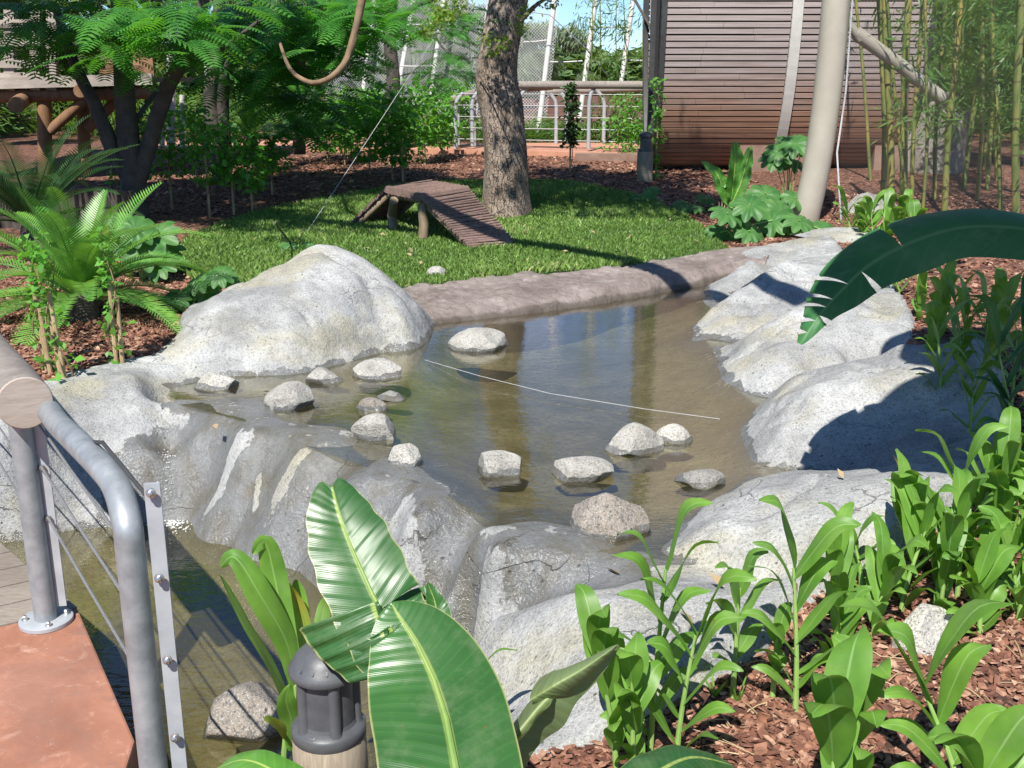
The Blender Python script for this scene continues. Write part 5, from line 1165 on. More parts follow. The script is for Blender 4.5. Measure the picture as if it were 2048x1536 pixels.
# --- bulk leaf clouds
def leaf_cloud(cen, size, ratio, seed, droop=.3, flat=.6):
    """array of rhombic leaves at the given centres -> V, F (quads)"""
    r = np.random.default_rng(seed); n = len(cen); az = r.uniform(0, math.tau, n)
    el = r.normal(-droop, .5, n); L = size*r.uniform(.6, 1.25, n)
    T = np.stack([np.cos(az)*np.cos(el), np.sin(az)*np.cos(el), np.sin(el)], -1)
    up = np.stack([r.normal(0, flat, n), r.normal(0, flat, n), np.ones(n)], -1); S = np.cross(T, up); S /= np.linalg.norm(S, axis=1, keepdims=True)
    w = (L*ratio/2)[:, None]; L = L[:, None]; Nn = np.cross(S, T)
    V = np.stack([cen, cen+T*L*.45+S*w+Nn*w*.35, cen+T*L, cen+T*L*.45-S*w+Nn*w*.35], 1)
    return V.reshape(-1, 3), np.arange(n*4).reshape(n, 4)
def blobs(cs, rad, n, seed, shell=.5):
    """points clustered in lumps: random centres cs, radii rad"""
    r = np.random.default_rng(seed); cs = np.array([tuple(c) for c in cs]); rad = np.broadcast_to(np.array(rad, float), (len(cs),))
    k = r.choice(len(cs), n, p=rad**2/np.sum(rad**2)); d = r.normal(size=(n, 3)); d /= np.linalg.norm(d, axis=1, keepdims=True)
    q = r.uniform(shell, 1, n)**.6; d[:, 2] *= .7
    return cs[k]+d*(q*rad[k])[:, None]

# --- creepers on cane stakes
def staked(px, py, top, label, seed, nl=160, size=.06, wid_=.12, lean=0, cane=2, Y=None, low=0, group='creepers trained on cane stakes', mat=None):
    b = PG(px, py) if Y is None else Vector((PY(px, py, Y).x, Y, zg(PY(px, py, Y).x, Y)))
    H = PY(px, top, b.y).z-b.z; r = np.random.default_rng(seed)
    t_ = thing('staked_creeper', label, 'creeper', tuple(b), group)
    for k in range(cane):
        q = b+Vector((r.uniform(-.05, .05)*(k > 0), r.uniform(-.05, .05)*(k > 0), 0)); m = MB(); hh = H*(.62 if k == 0 else .5)
        m.tube([q-Vector((0, 0, .05)), q+Vector((lean*hh, 0, hh))], [.013, .011], 8); m.build('cane_stake', M['cane'], t_)
    m = MB(); ps = [b+Vector((lean*H*f+.03*math.sin(f*9+seed), .03*math.cos(f*8), H*f)) for f in np.linspace(0, 1, 14)]; m.tube(ps, [.006*(1-.6*i/13) for i in range(14)], 5); m.build('stem', M['vinebark'], t_)
    f = r.uniform(low, 1.03, nl); a = r.uniform(0, math.tau, nl); w = wid_*r.uniform(.2, 1, nl)*(.6+.6*np.sin(f*7+seed)**2)
    c = np.stack([b.x+lean*H*f+w*np.cos(a), b.y+w*np.sin(a), b.z+H*f], -1)
    # hand-shaped leaves: three lobes from one stalk end
    V1, F1 = leaf_cloud(c, size, .62, seed); V2, F2 = leaf_cloud(c, size*.75, .5, seed+1); 
    mk('foliage', np.concatenate([V1, V2]), np.concatenate([F1, F2+len(V1)]), mat or M['vine'], t_)
staked(132, 765, 470, 'vine on a thick pale cane stake nearest the rock bank', 1, 80, .055, .07, -.07)
staked(96, 742, 480, 'vine on reddish cane stakes left of the pale cane', 2, 80, .055, .07, -.05)
staked(232, 726, 460, 'vine on two canes right of the sunlit sago palm', 3, 70, .055, .07, .02)
labs_ = ['behind the lawn left corner', 'in the shaded bed', 'with leafy top', 'with a thin pale cane']
mid = [(270, 430, 250), (345, 420, 225), (420, 435, 235), (468, 430, 250), (505, 425, 290), (545, 390, 270), (395, 375, 215), (740, 350, 205), (785, 360, 170), (806, 365, 190), (850, 330, 160), (885, 318, 190), (690, 330, 200), (720, 300, 180), (760, 300, 190), (920, 300, 165), (655, 320, 210), (830, 300, 215)]
mid.sort(); cnt_ = [0, 0]
for k, (px, py, top) in enumerate(mid):
    sh = px < 560; rk_ = ORD[cnt_[sh]]; cnt_[sh] += 1
    staked(px, py, top, (rk_+' creeper from the left on a pale cane in the shaded bed' if sh else rk_+' bright creeper from the left, on a cane between log bridge and far path'), 20+k, 330 if not sh else 210, .10 if not sh else .085, .34 if not sh else .24,
           low=.22 if not sh else .35, cane=1, group=('creepers in the shaded bed left of the lawn' if sh else 'bright creepers behind the log bridge'))
staked(1140, 345, 170, 'small dark leaved sapling on a stake right of the big tree', 50, 260, .09, .13, .0, low=.3, cane=1, group=None, mat=M['darkleaf'])
staked(1262, 300, 190, 'feathery creeper climbing the far railing', 51, 420, .08, .45, .0, low=.1, cane=1, group=None, Y=16.4)
staked(1312, 330, 160, 'thin creeper on the left end of the drum building', 52, 160, .07, .1, .0, cane=1, low=0, group=None, Y=13.8)

# --- lobed leaf plants
def lobed(px, py, leaves, label, seed, R=.15):
    b = PG(px, py); r = random.Random(seed); t_ = thing('lobed_leaf_plant', label, 'leafy plant', tuple(b), 'low plants with big lobed leaves')
    for (lx_, ly_, sc) in leaves:
        Yl = b.y+r.uniform(-.15, .15); c = PY(lx_, ly_, Yl); c.z = max(c.z, zg(c.x, c.y)+.04)
        m = MB(); m.tube([b+Vector((0, 0, -.02)), (b+c)/2+Vector((0, 0, .05)), c], .005, 5); st_ = m.build('stalk', M['gstem'], t_)
        nrm = Vector((r.uniform(-.4, .4), r.uniform(-.95, -.35), 1)).normalized(); X_ = nrm.orthogonal().normalized(); Y_ = nrm.cross(X_); rr = R*sc; V = [tuple(c-nrm*rr*.12)]; n = 9; k_ = 8
        ring = n*k_
        for lev in (.35, .7, 1.0):
            for i in range(ring):
                a = i/ring*math.tau; lob = .72+.28*abs(math.cos(a*n/2))**.7; q = lev*(1-(1-lob)*lev**2); dz = -.22*lev**2*rr*(1+.5*math.cos(a*n)) + .04*rr*math.sin(a*3+seed)
                V.append(tuple(c+(X_*math.cos(a)+Y_*math.sin(a))*rr*q+nrm*dz))
        F = [(0, 1+i, 1+(i+1) % ring) for i in range(ring)]+[(1+l*ring+i, 1+(l+1)*ring+i, 1+(l+1)*ring+(i+1) % ring, 1+l*ring+(i+1) % ring) for l in (0, 1) for i in range(ring)]
        mk('leaf', V, F, M['lobed'], t_)
lobed(1470, 480, [(1455, 425, 1.1), (1500, 408, 1.2), (1440, 465, .9), (1500, 462, 1), (1545, 440, 1.2), (1450, 485, .8), (1475, 440, .8)], 'lobed leaf plant at the right corner of the lawn above the kerb', 1)
lobed(1580, 470, [(1560, 420, 1.2), (1600, 440, 1.1), (1605, 475, 1.0), (1560, 480, .9), (1635, 455, 1.2), (1530, 425, .8), (1640, 480, .8)], 'lobed leaf plant covering the foot of the steel mast', 2)
lobed(1570, 440, [(1530, 385, 1.2), (1560, 405, 1.1), (1590, 395, .9), (1515, 410, .9)], 'lobed leaf plant behind the other two beside the mast', 3)
lobed(1575, 425, [(1560, 300, 1.2), (1590, 285, 1.2), (1580, 320, 1.1), (1548, 318, 1.0), (1605, 292, .8), (1575, 280, .8)], 'tall lobed leaf plant on a bare stem before the drum building', 4)
lobed(1375, 425, [(1372, 410, 1.0), (1412, 395, .8), (1395, 415, .6)], 'small lobed leaf plant on the mulch right of the lawn', 5)
lobed(1290, 412, [(1280, 398, .8), (1300, 382, .8), (1315, 405, .6), (1262, 400, .5)], 'small lobed leaf plant at the foot of the stubby post', 6)
lobed(380, 610, [(400, 560, 1.1), (440, 548, 1.0), (350, 598, 1.0), (365, 622, .9), (415, 585, 1.0), (455, 560, .9), (385, 575, .8)], 'lobed leaf plant on the mulch behind the left shoulder of the big boulder', 7, R=.10)
lobed(285, 560, [(270, 455, 1.2), (310, 470, 1.4), (330, 500, 1.1), (250, 480, 1.1), (290, 500, 1.3), (320, 530, 1.0), (240, 440, .9)], 'lobed leaf plant to the right of the sunlit sago palm', 8, R=.13)
lobed(590, 508, [(575, 495, .7), (605, 500, .8), (560, 515, .6)], 'low lobed leaves peeping over the top of the big boulder', 9, R=.12)

# --- young banana by the drum building
yb = PG(1462, 440); t_ = thing('young_banana', 'young banana plant with upright yellow green leaves before the drum building', 'banana plant', tuple(yb))
leaf('leaf', [PY(1462, 400, yb.y), PY(1466, 370, yb.y), PY(1470, 320, yb.y), PY(1468, 283, yb.y)], .13, (.6, -.8, .2), M['banana_y'], t_, n=24, fold=.5, seed=70, prof=lambda t: max(0, math.sin(math.pi*(t*.9+.1)))**.6)
leaf('leaf', [PY(1462, 410, yb.y), PY(1480, 370, yb.y), PY(1492, 330, yb.y), PY(1502, 292, yb.y)], .09, (-.6, -.8, .2), M['banana_y'], t_, n=24, fold=.3, seed=71, wave=.1)
leaf('leaf', [PY(1458, 410, yb.y), PY(1445, 375, yb.y), PY(1432, 345, yb.y), PY(1403, 323, yb.y)], .07, (0, -.8, .5), M['banana_y'], t_, n=24, fold=.3, seed=72, wave=.1)
leaf('leaf', [PY(1462, 400, yb.y), PY(1458, 380, yb.y), PY(1450, 365, yb.y), PY(1448, 385, yb.y)], .07, (0, -.8, .5), M['banana_y'], t_, n=20, fold=.3, seed=73)
m = MB(); m.tube([yb, PY(1462, 405, yb.y)], [.04, .02], 10); m.build('stalk', M['petiole'], t_)
m = MB()
for k in range(5): m.tube([PG(1448, 440)+Vector((k*.02-.04, 0, 0)), PY(1438+k*6, 395+random.uniform(-8, 10), yb.y)], [.012, .002], 5)
m.build('dry_sheath', M['cane'], t_)
# ------------------------------------------------------------------ big tree on the lawn
tb = PG(1012, 440); Yt = tb.y
tp = [(1013, 452, 54), (1012, 425, 49), (1010, 380, 44), (1010, 320, 41), (1006, 260, 41), (1000, 200, 43), (994, 160, 40), (998, 110, 37), (1008, 60, 36), (1020, 0, 36), (1030, -60, 34), (1045, -200, 32)]
tree = thing('big_tree', 'thick trunk of a rough barked tree standing on the lawn behind the log bridge', 'tree', tuple(tb))
A = crom([PY(a, b, Yt+.15) for a, b, r in tp], 90); R_ = np.interp(np.linspace(0, 1, 90), np.linspace(0, 1, len(tp)), [r*2/2/FPX*(Yt+.3) for a, b, r in tp])
V = []; nseg = 56
for i in range(90):
    for k in range(nseg):
        a = k*math.tau/nseg; kk = 1+.05*math.sin(3*a+i*.06)+.035*math.sin(5*a+1-i*.04)+.05*(fbm(np.array([a*2.2]), np.array([i*.16]), 4, 5)[0])+(.14*max(0, 1-i/9)*abs(math.sin(2.5*a+.7)))
        V.append((A[i][0]+R_[i]*kk*math.cos(a), A[i][1]+R_[i]*kk*math.sin(a), A[i][2]))
F = np.array([(i*nseg+k, i*nseg+(k+1) % nseg, (i+1)*nseg+(k+1) % nseg, (i+1)*nseg+k) for i in range(89) for k in range(nseg)])
mk('trunk', np.array(V), F, M['bark'], tree)
def limb(pts_, r0, r1, mat, parent, name='limb', n=24, seg_=10):
    q = crom(pts_, n); m = MB(); m.tube(q, list(np.linspace(r0, r1, n)), seg_, rough=.06); return m.build(name, mat, parent)
limb([PY(1030, -150, Yt+.1), PY(1100, -260, Yt+.5), PY(1250, -420, Yt+1.2)], .15, .07, M['bark'], tree)
limb([PY(1030, -120, Yt+.1), PY(960, -260, Yt-.3), PY(800, -420, Yt-.8)], .14, .06, M['bark'], tree)
limb([PY(1042, 40, Yt), PY(1075, 8, Yt-.1), PY(1110, -12, Yt-.3)], .03, .008, M['bark'], tree)
cs = [Vector((rng.uniform(-1.0, 1.3), rng.uniform(7.7, 11), rng.uniform(4.4, 6.0))) for _ in range(38)]
pts_c = blobs(cs, rng.uniform(.35, .75, 38), 15000, 5, .3); V1, F1 = leaf_cloud(pts_c, .11, .5, 9)
cs2 = [PY(975, 75, Yt-.35), PY(1005, 85, Yt-.35), PY(985, 105, Yt-.35), PY(1040, 55, Yt-.2), PY(1050, 25, Yt-.2), PY(880, 30, Yt-.2), PY(905, 10, Yt), PY(860, 60, Yt), PY(1100, 2, Yt-.3)]
p2 = blobs(cs2, [.09, .1, .08, .08, .1, .15, .2, .14, .12], 900, 6, .2); V2, F2 = leaf_cloud(p2, .045, .6, 10)
mk('crown', V1, F1, M['darkleaf'], tree); mk('leaf_sprays', V2, F2, M['olive'], tree)

# ------------------------------------------------------------------ feathery trees at the left
def fronds(cen_dirs, L, seed, n=15, pl=.13):
    """bipinnate fronds as one mesh: pairs of narrow serrated pinnae on a drooping rachis"""
    r = np.random.default_rng(seed); Vs = []; cnt = 0
    m = len(cen_dirs); P0 = np.array([c for c, d in cen_dirs]); D = np.array([d for c, d in cen_dirs]); D /= np.linalg.norm(D, axis=1, keepdims=True)
    Lf = L*r.uniform(.7, 1.2, m)
    out = []
    for i in range(n):
        t = .15+.85*(i+.5)/n
        p = P0+D*(Lf*t)[:, None]; p[:, 2] -= (.35*t*t*Lf)
        T = D.copy(); T[:, 2] -= .7*t; T /= np.linalg.norm(T, axis=1, keepdims=True)
        S = np.cross(T, np.array([0, 0, 1.0])); S /= np.linalg.norm(S, axis=1, keepdims=True)+1e-9
        l = (pl*Lf/L*(math.sin(math.pi*(t*.72+.2))**.8))[:, None]
        for s_ in (-1, 1):
            for (o, wd, ll) in ((0, 1, 1),):
                d = S*s_*.92+T*.38; d[:, 2] -= .12; e = p+d*l; w = T*(Lf[:, None]/n*.34)
                mid_ = p+d*l*.5; Nn = np.cross(S, T)*l*.08
                out.append(np.stack([p-w*.5, p+w*.5, mid_+w+Nn, mid_-w+Nn], 1)); out.append(np.stack([mid_-w+Nn, mid_+w+Nn, e+w*.25, e-w*.25], 1))
    V = np.concatenate(out).reshape(-1, 3); return V, np.arange(len(V)).reshape(-1, 4)
def frond_set(boxes, seed, per):
    """boxes: (px, py, Y, spread px) clumps of foliage seen in the photo"""
    r = np.random.default_rng(seed); out = []
    for (px, py, Yd, sp, k) in boxes:
        for _ in range(int(k*per)):
            c = PY(px+r.normal(0, sp), py+r.normal(0, sp*.6), Yd+r.normal(0, .5)); a = r.uniform(0, math.tau); el = r.uniform(-.25, .35)
            out.append((tuple(c), (math.cos(a)*math.cos(el), math.sin(a)*math.cos(el)-.2, math.sin(el))))
    return out
t1 = thing('feathery_tree', 'dark many stemmed tree with feathery leaves at the left, before the treehouse', 'tree', tuple(PG(272, 440)))
b1 = PG(272, 440); Y1 = b1.y+.1
limb([b1-Vector((0, 0, .1)), PY(270, 400, Y1), PY(262, 330, Y1), PY(252, 230, Y1), PY(246, 130, Y1), PY(238, -30, Y1+.2), PY(230, -250, Y1+.3)], .13, .07, M['darkbark'], t1, 'trunk', 30, 16)
limb([PY(275, 360, Y1), PY(295, 300, Y1), PY(330, 190, Y1-.1), PY(372, 108, Y1-.3), PY(392, 70, Y1-.3), PY(420, -60, Y1-.4)], .09, .045, M['darkbark'], t1)
limb([PY(262, 360, Y1), PY(230, 310, Y1), PY(195, 220, Y1), PY(150, 130, Y1+.2), PY(110, 10, Y1+.4)], .09, .04, M['darkbark'], t1)
limb([PY(372, 112, Y1-.3), PY(410, 118, Y1-.4), PY(455, 90, Y1-.5), PY(520, 40, Y1-.6)], .035, .015, M['darkbark'], t1)
limb([PY(262, 255, Y1), PY(300, 200, Y1+.4), PY(340, 150, Y1+.6)], .03, .015, M['darkbark'], t1)
bx1 = [(30, 30, 10.2, 50, 1), (120, 20, 10.2, 50, 1.2), (60, 70, 10.5, 45, .6), (160, 70, 10.5, 40, .8), (230, 40, 10, 40, 1.2), (300, 50, 9.8, 35, 1.2), (250, 110, 10.3, 30, .8), (330, 20, 9.6, 45, 1.1), (190, 110, 10.8, 35, .2), (390, 60, 9.7, 40, .9), (0, 120, 10.6, 30, .5), (430, 20, 9.6, 40, .9), (370, 110, 10, 25, .4)]
V, F = fronds(frond_set(bx1, 1, 24), .55, 2); mk('crown', V, F, M['feather'], t1)
t2 = thing('feathery_tree', 'feathery tree with twin dark stems between the treehouse and the cable, middle left', 'tree', tuple(PG(440, 360)))
b2 = PG(440, 360); Y2 = b2.y
limb([b2-Vector((0, 0, .1)), PY(436, 300, Y2), PY(420, 200, Y2), PY(430, 120, Y2), PY(445, -100, Y2)], .11, .06, M['darkbark'], t2, 'trunk')
limb([b2-Vector((0, 0, .1)), PY(450, 300, Y2), PY(446, 200, Y2), PY(470, 110, Y2-.3), PY(560, 20, Y2-.8), PY(620, -60, Y2-1)], .09, .05, M['darkbark'], t2)
# low curved bare branch
limb([PY(735, -60, 9.6), PY(722, 10, 9.6), PY(706, 80, 9.6), PY(690, 125, 9.6), PY(662, 155, 9.6), PY(628, 166, 9.75), PY(600, 156, 9.9), PY(580, 138, 10.1), PY(566, 105, 10.5), PY(560, 85, 11)], .036, .014, M['vinebark'], t2)
bx2 = [(480, 70, 10, 30, .8), (540, 40, 10, 40, 1.2), (600, 80, 9.8, 35, 1), (560, 110, 9.8, 30, .8), (640, 110, 9.8, 30, .9), (620, 30, 10, 45, 1.3), (670, 60, 10.4, 35, 1), (500, 10, 10, 40, 1), (520, 180, 10, 30, .7), (470, 150, 10.2, 25, .6), (590, 170, 10, 30, .7), (640, 190, 10.2, 30, .6), (690, 20, 10.6, 30, 1), (560, 230, 10.6, 30, .6), (630, 245, 11, 35, .7), (690, 215, 11.5, 30, .6), (530, 130, 9.9, 25, .5)]
bx2 = [(a, b, c+2.4, d, e) for a, b, c, d, e in bx2]; V, F = fronds(frond_set(bx2, 3, 30), .62, 4); mk('crown', V, F, M['feather'], t2)
t3 = thing('feathery_tree', 'darker feathery tree with a forked trunk between the bare hanging branch and the big tree', 'tree', tuple(PG(790, 310)))
b3 = PG(790, 310); Y3 = b3.y
limb([b3-Vector((0, 0, .1)), PY(785, 240, Y3), PY(786, 150, Y3), PY(779, 80, Y3), PY(782, 40, Y3), PY(790, -120, Y3)], .13, .07, M['darkbark'], t3, 'trunk')
limb([PY(782, 62, Y3), PY(800, 40, Y3-.1), PY(830, 12, Y3-.3), PY(870, -5, Y3-.5), PY(930, -60, Y3-.7)], .06, .03, M['darkbark'], t3)
limb([PY(788, 80, Y3-.1), PY(810, 68, Y3-.2), PY(850, 62, Y3-.5), PY(868, 70, Y3-.7), PY(890, 100, Y3-.9), PY(935, 120, Y3-1)], .025, .012, M['darkbark'], t3)
bx3 = [(700, 60, 12, 35, 1.2), (720, 20, 12, 40, 1.4), (760, 10, 12, 35, 1), (850, 20, 12, 25, .5), (900, 60, 12, 30, .7), (920, 110, 12, 25, .6), (930, 20, 12, 25, .6), (900, 140, 12, 18, .5), (700, 130, 12.5, 28, .6), (740, 110, 12.5, 20, .3), (960, 50, 12.2, 20, .4)]
V, F = fronds(frond_set(bx3, 5, 26), .5, 6); mk('crown', V, F, M['feather'], t3)
# canopy overhead that shades the bed behind the lawn
t4 = thing('shade_tree', 'leaning shade tree whose canopy hangs above the left bed, mostly above the view', 'tree', (-5.2, 9.5, .4))
limb([Vector((-5.2, 9.5, .3)), Vector((-5.0, 9.7, 2.2)), Vector((-4.6, 10, 4.5))], .2, .12, M['darkbark'], t4, 'trunk')
cs = [Vector((rng.uniform(-6.5, -1.6), rng.uniform(6.9, 9.9), rng.uniform(4.0, 5.6))) for _ in range(42)]
def _sh(c): k = (c.z-.4)/(-SDIR.z); return c.x+SDIR.x*k, c.y+SDIR.y*k
cs = [c for c in cs if poly_sd(np.array([_sh(c)[0]]), np.array([_sh(c)[1]]), LP)[0] > .75 and _sh(c)[1] > 8.5 and _sh(c)[0] < -1]
V1, F1 = leaf_cloud(blobs(cs, rng.uniform(.45, .95, len(cs)), 30000, 15, .2), .2, .45, 19); mk('crown', V1, F1, M['darkleaf'], t4)

# ------------------------------------------------------------------ treehouse platform
Yh = 13.6
th = thing('treehouse', 'raised timber treehouse platform on orange log posts and diagonal braces, far left', 'treehouse', (PY(130, 300, Yh).x, Yh, .5))
def bar(x0, y0, x1, y1, Y0, Y1, r, name, mat, n=12):
    m = MB(); m.tube([PY(x0, y0, Y0), PY(x1, y1, Y1)], r, n); m.build(name, mat, th)
bar(92, 390, 88, 180, Yh, Yh, .085, 'post', M['timber']); bar(172, 390, 165, 180, Yh+.5, Yh+.5, .08, 'post', M['timber']); bar(-60, 390, -60, 120, Yh, Yh, .085, 'post', M['timber'])
bar(-120, 196, 308, 184, Yh-.05, Yh-.05, .08, 'beam', M['timber']); bar(32, 210, 60, 190, Yh-.8, Yh+.8, .09, 'beam', M['timber']); bar(160, 182, 172, 178, Yh-.6, Yh+.9, .075, 'beam', M['timber'])
bar(100, 262, 185, 185, Yh, Yh, .065, 'brace', M['timber']); bar(175, 258, 245, 190, Yh+.3, Yh+.3, .065, 'brace', M['timber'])
m = MB(); a = PY(-120, 170, Yh-.2); b_ = PY(305, 158, Yh-.2); m.beam(a, b_, .05, .13); m.build('deck_edge', M['greyboard'], th, smooth=False)
m = MB(); m.box(((a.x+b_.x)/2, Yh+1.1, a.z+.06), (b_.x-a.x, 2.5, .06)); m.build('deck_floor', M['timber'], th, smooth=False)
for (x0, y0, x1, y1) in ((-120, 128, 95, 128), (-120, 156, 70, 152), (-120, 88, 60, 84), (-120, 52, 64, 46)):
    m = MB(); m.beam(PY(x0, y0, Yh-.15), PY(x1, y1, Yh-.15), .04, .09); m.build('rail_board', M['greyboard'], th, smooth=False)
for xx in (-30, 20, 72, 105): m = MB(); m.beam(PY(xx, 180, Yh-.1), PY(xx, 20, Yh-.1), .12, .08, up=(0, 1, 0)); m.build('rail_post', M['greyboard'], th, smooth=False)
m = MB()
for k in range(12):
    c = PY(212+k*8, 98, Yh-.1); m.box(c, (.048, .03, .62))
m.build('board_panel', M['timber'], th, smooth=False)
m = MB(); m.beam(PY(200, 143, Yh-.1), PY(302, 143, Yh-.1), .05, .06); m.build('bottom_rail', M['timber'], th, smooth=False)
m = MB(); a = PY(-130, 20, Yh); m.box((a.x+1.2, Yh+1.4, a.z+.5), (3.4, 2.4, .12)); m.build('roof', M['timber'], th, smooth=False)
# log edging wall below
ew = thing('log_wall', 'dark retaining wall of upright logs below the shaded sago palm', 'wall', tuple(PG(60, 460)))
m = MB()
for k in range(24):
    q = PG(-60+k*14, 455+2*math.sin(k)); m.tube([q-Vector((0, 0, .1)), q+Vector((0, 0, .34+.02*math.sin(k*3)))], .055, 8)
m.build('logs', M['darkbark'], ew)

# ------------------------------------------------------------------ bamboo
def bamboo(px, py, lean_px, r_, label, seed, Yd=None, leaves=500, zt=6, span=(.25, 1), wid_=.5, group='bamboo stems beside the drum building', top_px=-80):
    b = PG(px, py) if Yd is None else None
    if b is None: b = PY(px, py, Yd); b.z = zg(b.x, Yd)
    t_top = PY(px+lean_px, top_px, b.y); r = np.random.default_rng(seed)
    ext = (t_top-b)*1.25; t_ = thing('bamboo', label, 'bamboo', tuple(b), group)
    ps = [b-Vector((0, 0, .05))]+[b+ext*f+Vector((.03*math.sin(f*4+seed), 0, 0)) for f in (.25, .5, .75, 1)]
    r_ *= .8; m = MB(); m.tube(crom(ps, 26), list(np.linspace(r_, r_*.8, 26)), 10); m.build('culm', M['culm'], t_)
    if leaves:
        k = 14; f = r.uniform(span[0], span[1], k); cs = [b+ext*ff+Vector((r.normal(0, wid_*.5), r.normal(0, wid_*.4), 0)) for ff in f]
        V1, F1 = leaf_cloud(blobs(cs, r.uniform(.15, .4, k), leaves, seed, 0), .15, .13, seed, droop=.5, flat=.9)
        mk('foliage', V1, F1, M['bamboo_leaf'], t_)
for q in [(1766, 415, -5, .038, 1), (1783, 430, -8, .042, 2), (1808, 410, 15, .05, 3), (1822, 430, -60, .022, 4), (1824, 400, 18, .03, 5), (1742, 360, -42, .026, 6)]:
    bamboo(q[0], q[1], q[2]*1.0, q[3], 'green and yellow bamboo stem in front of the slatted drum', q[4], leaves=40, span=(.55, 1), wid_=.3)
for q in [(1890, 430, 30, .04, 11), (1926, 380, 55, .035, 12), (1955, 400, 10, .028, 13), (1975, 380, 12, .03, 14), (2003, 430, -15, .026, 15), (2034, 440, 12, .045, 16), (1870, 400, 20, .028, 17), (1995, 360, -20, .03, 18), (2060, 400, 0, .04, 19), (1845, 440, 12, .02, 20)]:
    bamboo(q[0], q[1], q[2], q[3], 'fine leaved bamboo stem behind the mesh screen', q[4], leaves=800 if q[0] > 1900 else 250, span=(.25, 1.0), wid_=.55 if q[0] > 1900 else .25, group='bamboo stems behind the mesh screen')
for k in range(15):
    px = random.uniform(1880, 2300); Yd = random.uniform(14, 19.5)
    bamboo(px, 300, random.uniform(-30, 30), .026, 'bamboo stem in the dense grove at the far right', 200+k, Yd=Yd, leaves=2600, span=(.22, 1), wid_=.8, group='bamboo grove at the far right')
for k, (px, top) in enumerate([(1185, -60), (1200, -60), (1255, 20), (1235, 60), (1290, 30)]):
    bamboo(px, 280, random.uniform(-6, 6), .012, ['tallest slender young bamboo behind the far railing, nearest the big tree', 'slender young bamboo right beside the tallest one behind the far railing', 'short young bamboo near the corner of the drum building', 'shortest young bamboo midway along the far railing', 'young bamboo touching the left end of the drum building'][k], 300+k, Yd=18.9, leaves=420, span=(.1, .95), wid_=.22, group='young bamboo behind the far railing', top_px=top)
# boulder mass behind the bamboo
rk = PG(1850, 420)
stone(1870, 400, 150, 190, .45, 'tall tan rock pillar half hidden behind the bamboo and mesh', M['brown_rock'], 90, group=None, name='rock', wetline=False)
bpy.data.objects['rock.002' if 'rock.002' in bpy.data.objects else 'rock'].location = Vector((PY(1880, 300, 14.2).x, 14.2, .4))

# ------------------------------------------------------------------ planting and woods beyond the far path
def mass(name, label, cat, centres, rad, n, size, ratio, mat, seed, group=None, kind=None, trunk=None, droop=.3):
    if trunk:
        t_ = thing(name, label, cat, trunk[0], group); m = MB(); m.tube(trunk, list(np.linspace(trunk_r, trunk_r*.5, len(trunk))), 8); m.build('trunk', M['darkbark'], t_)
    else: t_ = None
    V1, F1 = leaf_cloud(blobs(centres, rad, n, seed, .25), size, ratio, seed, droop=droop)
    o = mk('crown' if t_ else name, V1, F1, mat, t_)
    if not t_: tag(o, label, cat, group, kind)
trunk_r = .2
r = random.Random(5)
mass('undergrowth', None, None, [PY(x, 268+r.uniform(-15, 12), r.uniform(18.8, 20.5)) for x in range(900, 1340, 14)], .35, 9000, .14, .16, M['bamboo_leaf'], 61, kind='stuff')
mass('undergrowth', None, None, [PY(x, 270+r.uniform(-60, 15), r.uniform(20, 26)) for x in range(-60, 900, 16)], .7, 17000, .2, .2, M['bamboo_leaf'], 62, kind='stuff')
mass('undergrowth', None, None, [PY(x, 255+r.uniform(-60, 15), r.uniform(20, 27)) for x in range(1600, 2500, 25)], .9, 12000, .25, .3, M['bg_leaf'], 66, kind='stuff')
def dtree(px, Yd, top, w, n, size, mat, seed, label, group='trees beyond the aviary', base=230, droop=.3, ratio=.4):
    r = random.Random(seed); x = PY(px, 150, Yd).x; zt_ = PY(px, top, Yd).z; g_ = .55; wm = w/FPX*Yd
    cs = [Vector((x+r.gauss(0, wm*.35), Yd+r.gauss(0, wm*.3), g_+(zt_-g_)*r.uniform(.25, .93))) for _ in range(18)]
    mass('distant_tree', label, 'tree', cs, [wm*r.uniform(.12, .3) for _ in cs], n, size, ratio, mat, seed, group, trunk=[(x, Yd, g_-.2), (x, Yd, g_+(zt_-g_)*.5), (x+wm*.1, Yd, g_+(zt_-g_)*.8)], droop=droop)
for k, q in enumerate([(700, 34, -40, 260), (840, 36, -60, 240), (940, 38, -30, 200), (600, 30, -60, 240), (1030, 42, 20, 130)]):
    dtree(q[0], q[1], q[2], q[3], 5200, .42, M['willow'], 400+k, 'pale hazy weeping tree seen through the aviary netting', droop=1.1, ratio=.16, group='pale trees seen through the netting')
for k, q in enumerate([(1070, 70, 95, 160), (1140, 80, 118, 150), (1210, 75, 122, 160), (1290, 70, 112, 150), (1370, 70, 105, 150), (1000, 70, 100, 160)]):
    dtree(q[0], q[1], q[2], q[3], 1800, .9, M['bg_leaf'], 420+k, 'low tree on the skyline beyond the far path', group='low trees on the skyline')
for k, q in enumerate([(-40, 26, -80, 240), (110, 28, -100, 240), (260, 27, 20, 200), (370, 29, 90, 190), (480, 28, 60, 200), (570, 30, -20, 180), (180, 22, 60, 120)]):
    dtree(q[0], q[1], q[2], q[3], 4200, .32, M['bg_leaf'], 440+k, ['green tree far behind the outer left end of the treehouse', 'tall green tree far behind the middle of the treehouse', 'green tree far behind the right end of the treehouse', 'green tree far behind the thick pale pole', 'green tree far behind the twin dark stems', 'green tree far behind the bare hanging branch', 'smaller green tree seen beneath the treehouse deck'][k], group='trees far behind the treehouse')
